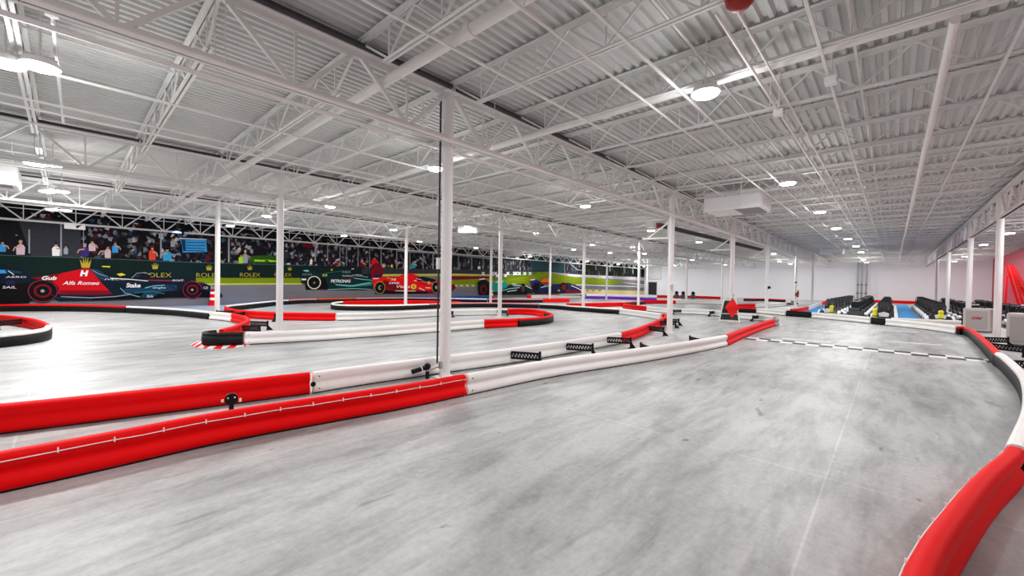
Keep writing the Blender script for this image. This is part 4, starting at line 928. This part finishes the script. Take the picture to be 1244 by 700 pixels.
# car 2: red and navy car
U.poly(k['navy'], [(66, 363.5), (62, 350), (100, 335), (112, 326), (118, 325), (134, 334), (160, 338), (172, 331.5), (178, 332), (186, 338), (215, 341), (246, 343), (262, 350), (270, 358), (270, 361), (246, 361.5), (205, 362), (180, 363.5), (100, 365.5), (72, 366)])
U.poly(k['black'], [(112, 362), (150, 360), (180, 352), (210, 355), (232, 350), (246, 352), (246, 360), (205, 361), (180, 363.5), (112, 365.5)])
U.poly(k['navyl'], [(150, 351), (176, 350), (190, 346), (215, 346), (215, 352), (196, 355), (186, 361), (170, 362), (176, 354), (150, 358)])
U.poly(k['red'], [(62, 340), (75, 332), (102, 326.2), (109, 326.6), (121, 341), (132, 353), (137, 357), (70, 357), (72, 350), (66, 344)])
U.poly(k['redd'], [(72, 353), (132, 353), (137, 357), (120, 358.4), (74, 358)])
U.poly(k['redd'], [(38, 338), (62, 334), (75, 331.6), (62, 339.5), (50, 341)])
U.poly(k['navyl'], [(109, 326.5), (118, 327), (131, 335), (140, 339), (122, 341)]); U.poly(k['dark'], [(126, 330), (134, 331), (137, 337), (128, 336)])
U.poly(k['ylw'], [(124, 323.2), (134, 323.4), (133.5, 325), (124, 324.4)]); U.poly(k['ylw'], [(141.5, 333), (148, 331.8), (153, 334), (146, 335.6)])
U.line(k['pale'], [(74, 360.5), (110, 362), (140, 360.4), (160, 357.5)], .9); U.line(k['white'], [(134, 338), (160, 339.6), (180, 341.5)], .9)
U.line(k['pinkr'], [(180, 340.4), (224, 341.4)], 1.3); U.ell(k['navy'], 170, 333.5, 6, 3.4, 14)
U.text('Alfa Romeo', k['white'], 76, 346, 120.5, 341.6, .35, .01); U.text('Gub', k['white'], 51, 340.2, 69, 335.4, .3, .03)
U.text('H', k['white'], 97, 335.6, 107.5, 328.6, .2, .06); U.text('Stake', k['white'], 153, 349.4, 170.5, 344, .15, .03); U.text('IVECO', k['white'], 127, 340.3, 153, 338.6, .2); U.text('singha', k['white'], 185, 351, 201, 348.6, .1)
U.text('Stk', k['white'], 178, 361.4, 186, 358.4, .1); U.text('BOAT', k['white'], 209, 341.8, 222.5, 339.6, .25)
wheel(52, 353.6, 19.2, 14.2, 'pinkr'); wheel(233.8, 352.2, 12.4, 10.8, 'pinkr')
U.poly(k['navy'], [(246, 353), (262, 352), (271, 361), (262, 362), (246, 360)]); U.text('Str', k['white'], 255, 351.4, 262, 347.8, .1)
U.text('CE', k['white'], 246.5, 351, 252, 348.4)
# car 3: dark teal car
U.poly(k['teald'], [(366, 328), (382, 328.5), (390, 336), (410, 331), (424, 327.5), (428, 332), (440, 333), (452, 336), (453, 351), (444, 352.6), (372, 351.5), (372, 345), (366, 344)])
U.poly(k['black'], [(370, 340), (382, 336), (395, 338), (400, 351.5), (372, 352)]); U.poly(k['teal'], [(405, 344.8), (425, 347), (452, 342), (452, 346.5), (425, 349), (410, 347)])
U.line(k['tealp'], [(408, 346), (430, 347.2), (450, 343.4)], .8); U.line(k['white'], [(366.5, 339.6), (372, 339.6)], 1.8); U.poly(k['tealp'], [(368, 328.4), (374, 328), (376, 330.2), (371, 330)])
U.text('PETRONAS', k['white'], 401, 343.4, 425, 339.6, .15, .02); U.text('INEOS', k['pale'], 415, 331.8, 425, 329); U.text('TeamViewer', k['white'], 414.5, 336, 428, 334.3); U.text('63', k['ylw'], 391, 335.8, 396.5, 333, .2, .02); U.line(k['white'], [(427, 327), (430, 326.6)], .8)
U.text('AMG', k['pale'], 366, 334.4, 378, 332.6)
wheel(381.6, 343.4, 8.7, 8.4, 'ylw'); U.ell(k['white'], 381.6, 343.4, 7.9, 7.7, 26); U.ell(k['black'], 381.6, 343.4, 7.2, 7, 26); U.ell(k['dark'], 381.6, 343.4, 3, 3, 16); U.ell(k['pale'], 381.8, 343.6, 1, 1, 10)
# car 4: bright red car
U.poly(k['redd'], [(450, 332), (452, 322), (458, 319), (464, 323), (466, 332), (462, 340), (452, 339)])
U.poly(k['bred'], [(452, 338), (462, 337), (484, 336), (492, 332.6), (500, 332), (505, 334), (512, 336.5), (522, 339), (532, 341), (540, 345), (540, 355), (505, 356), (470, 355.5), (454, 350)])
U.poly(k['redd'], [(466, 340), (480, 344), (492, 352), (520, 353), (540, 351), (540, 356), (505, 356.8), (462, 356)])
U.poly(k['black'], [(462, 352), (480, 354), (520, 354.6), (520, 356.6), (455, 357)]); U.line(k['white'], [(480, 353.4), (505, 353.7)], .7); U.poly(k['bluedk'], [(454, 333.4), (463, 333), (464, 337), (456, 337.4)]); U.line(k['white'], [(453, 338.6), (460, 338.4)], .9)
U.poly(k['dark'], [(506, 337), (514, 336), (530, 340), (528, 343), (508, 341.6)])
U.ell(k['ylw'], 502.5, 348.3, 3.4, 3.2, 16); U.ell(k['orange'], 502.5, 348.3, 1.4, 1.8, 12); U.text('Lewis', k['white'], 471.5, 345, 484, 342.2, .3, .02); U.text('16', k['white'], 474.5, 341, 480, 338.2, .2, .03); U.text('Velas', k['white'], 480.5, 350, 497, 346.4, .25, .01); U.line(k['white'], [(503, 341), (506, 341.3)], .9); U.ell(k['ylw'], 521, 343.6, 1.6, 1.8, 12); U.line(k['white'], [(517, 349.6), (523, 350)], .9)
wheel(461.4, 349.5, 6.6, 7.8, 'ylw'); U.ell(k['pale'], 461.8, 349.5, 2.2, 2.6, 14); U.ell(k['black'], 462.5, 349.5, 1.5, 1.9, 12); wheel(529.5, 349.2, 5, 7.2, 'ylw'); U.ell(k['pale'], 530, 349.2, 1.5, 2, 12)
U.poly(k['redd'], [(536, 350), (552, 345), (554, 350), (548, 355), (536, 356)])
# highlights, wings and suspension of the printed cars
for pts, w, c in (([(112, 328), (120, 333), (131, 336)], .7, 'pale'), ([(134, 341), (148, 343), (176, 343)], .6, 'navyl'), ([(146, 350), (152, 356), (170, 361)], .6, 'tealp'), ([(176, 350), (186, 347.5), (200, 346.5)], .7, 'tealp'),
    ([(205, 343.5), (222, 349)], .8, 'dark'), ([(205, 347), (222, 354)], .8, 'dark'), ([(232, 341), (247, 345)], .6, 'pinkr'), ([(62, 358), (70, 362), (100, 363.5)], .8, 'navyl'), ([(163, 356), (185, 354), (200, 357)], .7, 'teal'),
    ([(390, 333), (404, 331), (416, 329)], .5, 'teal'), ([(428, 334), (436, 335.2), (447, 337)], .6, 'tealp'), ([(430, 338), (440, 339.5), (452, 340.5)], .7, 'tealp'), ([(398, 351.8), (430, 350.6), (450, 351.6)], .6, 'tealp'), ([(420, 341), (428, 337), (436, 336)], .5, 'pinkr'),
    ([(486, 338), (496, 334)], .6, 'orange'), ([(470, 337.5), (478, 339.5)], .6, 'ylw'), ([(509, 344), (520, 346.5)], .7, 'redd'), ([(509, 350), (516, 353)], .8, 'white'), ([(512, 341), (526, 345)], .6, 'pale'), ([(506, 338.4), (512, 340)], .6, 'white'),
    ([(600, 349), (612, 347)], .5, 'tealp'), ([(617, 348), (626, 350)], .6, 'dark'), ([(622, 344.6), (636, 346.4)], .5, 'white'), ([(662, 350.5), (676, 348.6)], .5, 'navyl'), ([(672, 346), (688, 345)], .5, 'pale')):
    U.line(k[c], pts, w)
U.poly(k['dark'], [(158, 338.6), (164, 333), (172, 331.4), (180, 333), (184, 337.6), (176, 339.8)]); U.poly(k['navyl'], [(162, 335.6), (168, 334), (171, 335), (165, 337)]); U.line(k['pale'], [(160, 338), (166, 332.2), (176, 331.2), (184, 334)], .7)
U.poly(k['dark'], [(424, 333), (430, 329.6), (438, 331), (440, 333.4)]); U.line(k['pale'], [(432, 333.5), (440, 334.4)], .9)
U.poly(k['black'], [(244, 352), (264, 358), (268, 361.5), (245, 360.5)])
# white crossed boards
for x in (587, 598, 602, 604, 614, 617, 625, 627, 631, 637.5, 644):
    y = 332.4 if x not in (604, 614) else 335; U.line(k['white'], [(x-1.6, y-1.8), (x+1.6, y+1.8)], 1.1); U.line(k['white'], [(x-1.6, y+1.8), (x+1.6, y-1.8)], 1.1)
# car 5: green car
U.poly(k['black'], [(580, 344), (586, 338.6), (592, 341), (596, 345), (594, 358.6), (582, 358.4)]); U.ell(k['redd'], 587.6, 352, 4, 5.6, 20); U.ell(k['black'], 587.8, 352, 2.6, 4, 16); U.line(k['white'], [(582, 339.6), (589, 338.8)], 1.4)
U.poly(k['teal'], [(597, 346), (600, 342.6), (613, 341.4), (617, 346), (617, 350), (612, 354), (600, 355), (597, 352)]); U.poly(k['tealp'], [(601, 343.4), (606, 340.4), (612, 341.4), (610, 344)])
U.poly(k['teald'], [(612, 354), (618, 346), (630, 345), (637, 345.5), (650, 354), (648, 356), (630, 357.6), (600, 358), (598, 355)])
U.poly(k['black'], [(606, 354), (616, 349), (630, 350), (644, 353), (640, 358), (604, 358)]); U.line(k['tealp'], [(606, 354.6), (618, 351), (632, 349.4)], .8); U.ell(k['black'], 635.5, 351, 4.4, 6.4, 20); U.ell(k['fence'], 635.5, 351, 2.4, 3.8, 16); U.ell(k['redd'], 635.5, 351, 1.2, 1.8, 12)
U.poly(k['pale'], [(622, 345.6), (632, 346), (634, 348), (624, 347.6)]); U.line(k['white'], [(638, 347), (646, 351)], .7); U.line(k['white'], [(616, 354.4), (628, 352.6)], .6)
# car 6: navy car with orange cowl
U.poly(k['bluedk'], [(645, 342), (650, 339), (656, 342), (660, 346), (680, 345), (690, 343.6), (698, 346), (706, 350), (706, 356), (650, 357), (646, 350)])
U.poly(k['purp'], [(643.6, 341), (650, 338.6), (653, 342), (652, 348), (646, 347)]); U.line(k['white'], [(644.4, 340.4), (650, 339.4)], 1.2); U.poly(k['orange'], [(656.5, 343), (659, 339.6), (664, 338), (668, 339.4), (669, 343)]); U.poly(k['red'], [(656.5, 343), (669, 343), (669, 344.4), (657, 344.2)])
U.poly(k['pale'], [(661, 346.4), (670, 345.6), (670, 348.2), (662, 349)]); U.line(k['white'], [(657, 349.6), (662, 348)], .9); U.ell(k['black'], 684.5, 349, 5, 5.6, 18); U.ell(k['redd'], 685, 349, 2.8, 3.6, 16); U.ell(k['ylw'], 679, 353, 1.3, 1, 10)
U.poly(k['redd'], [(688, 352), (706, 353.6), (704, 356), (688, 356)]); U.line(k['white'], [(694, 347), (701, 350), (707, 353)], .8); U.ell(k['black'], 651, 349, 3.6, 6, 18)
o = U.mb.build('printed_sheet', U.mats, mu)
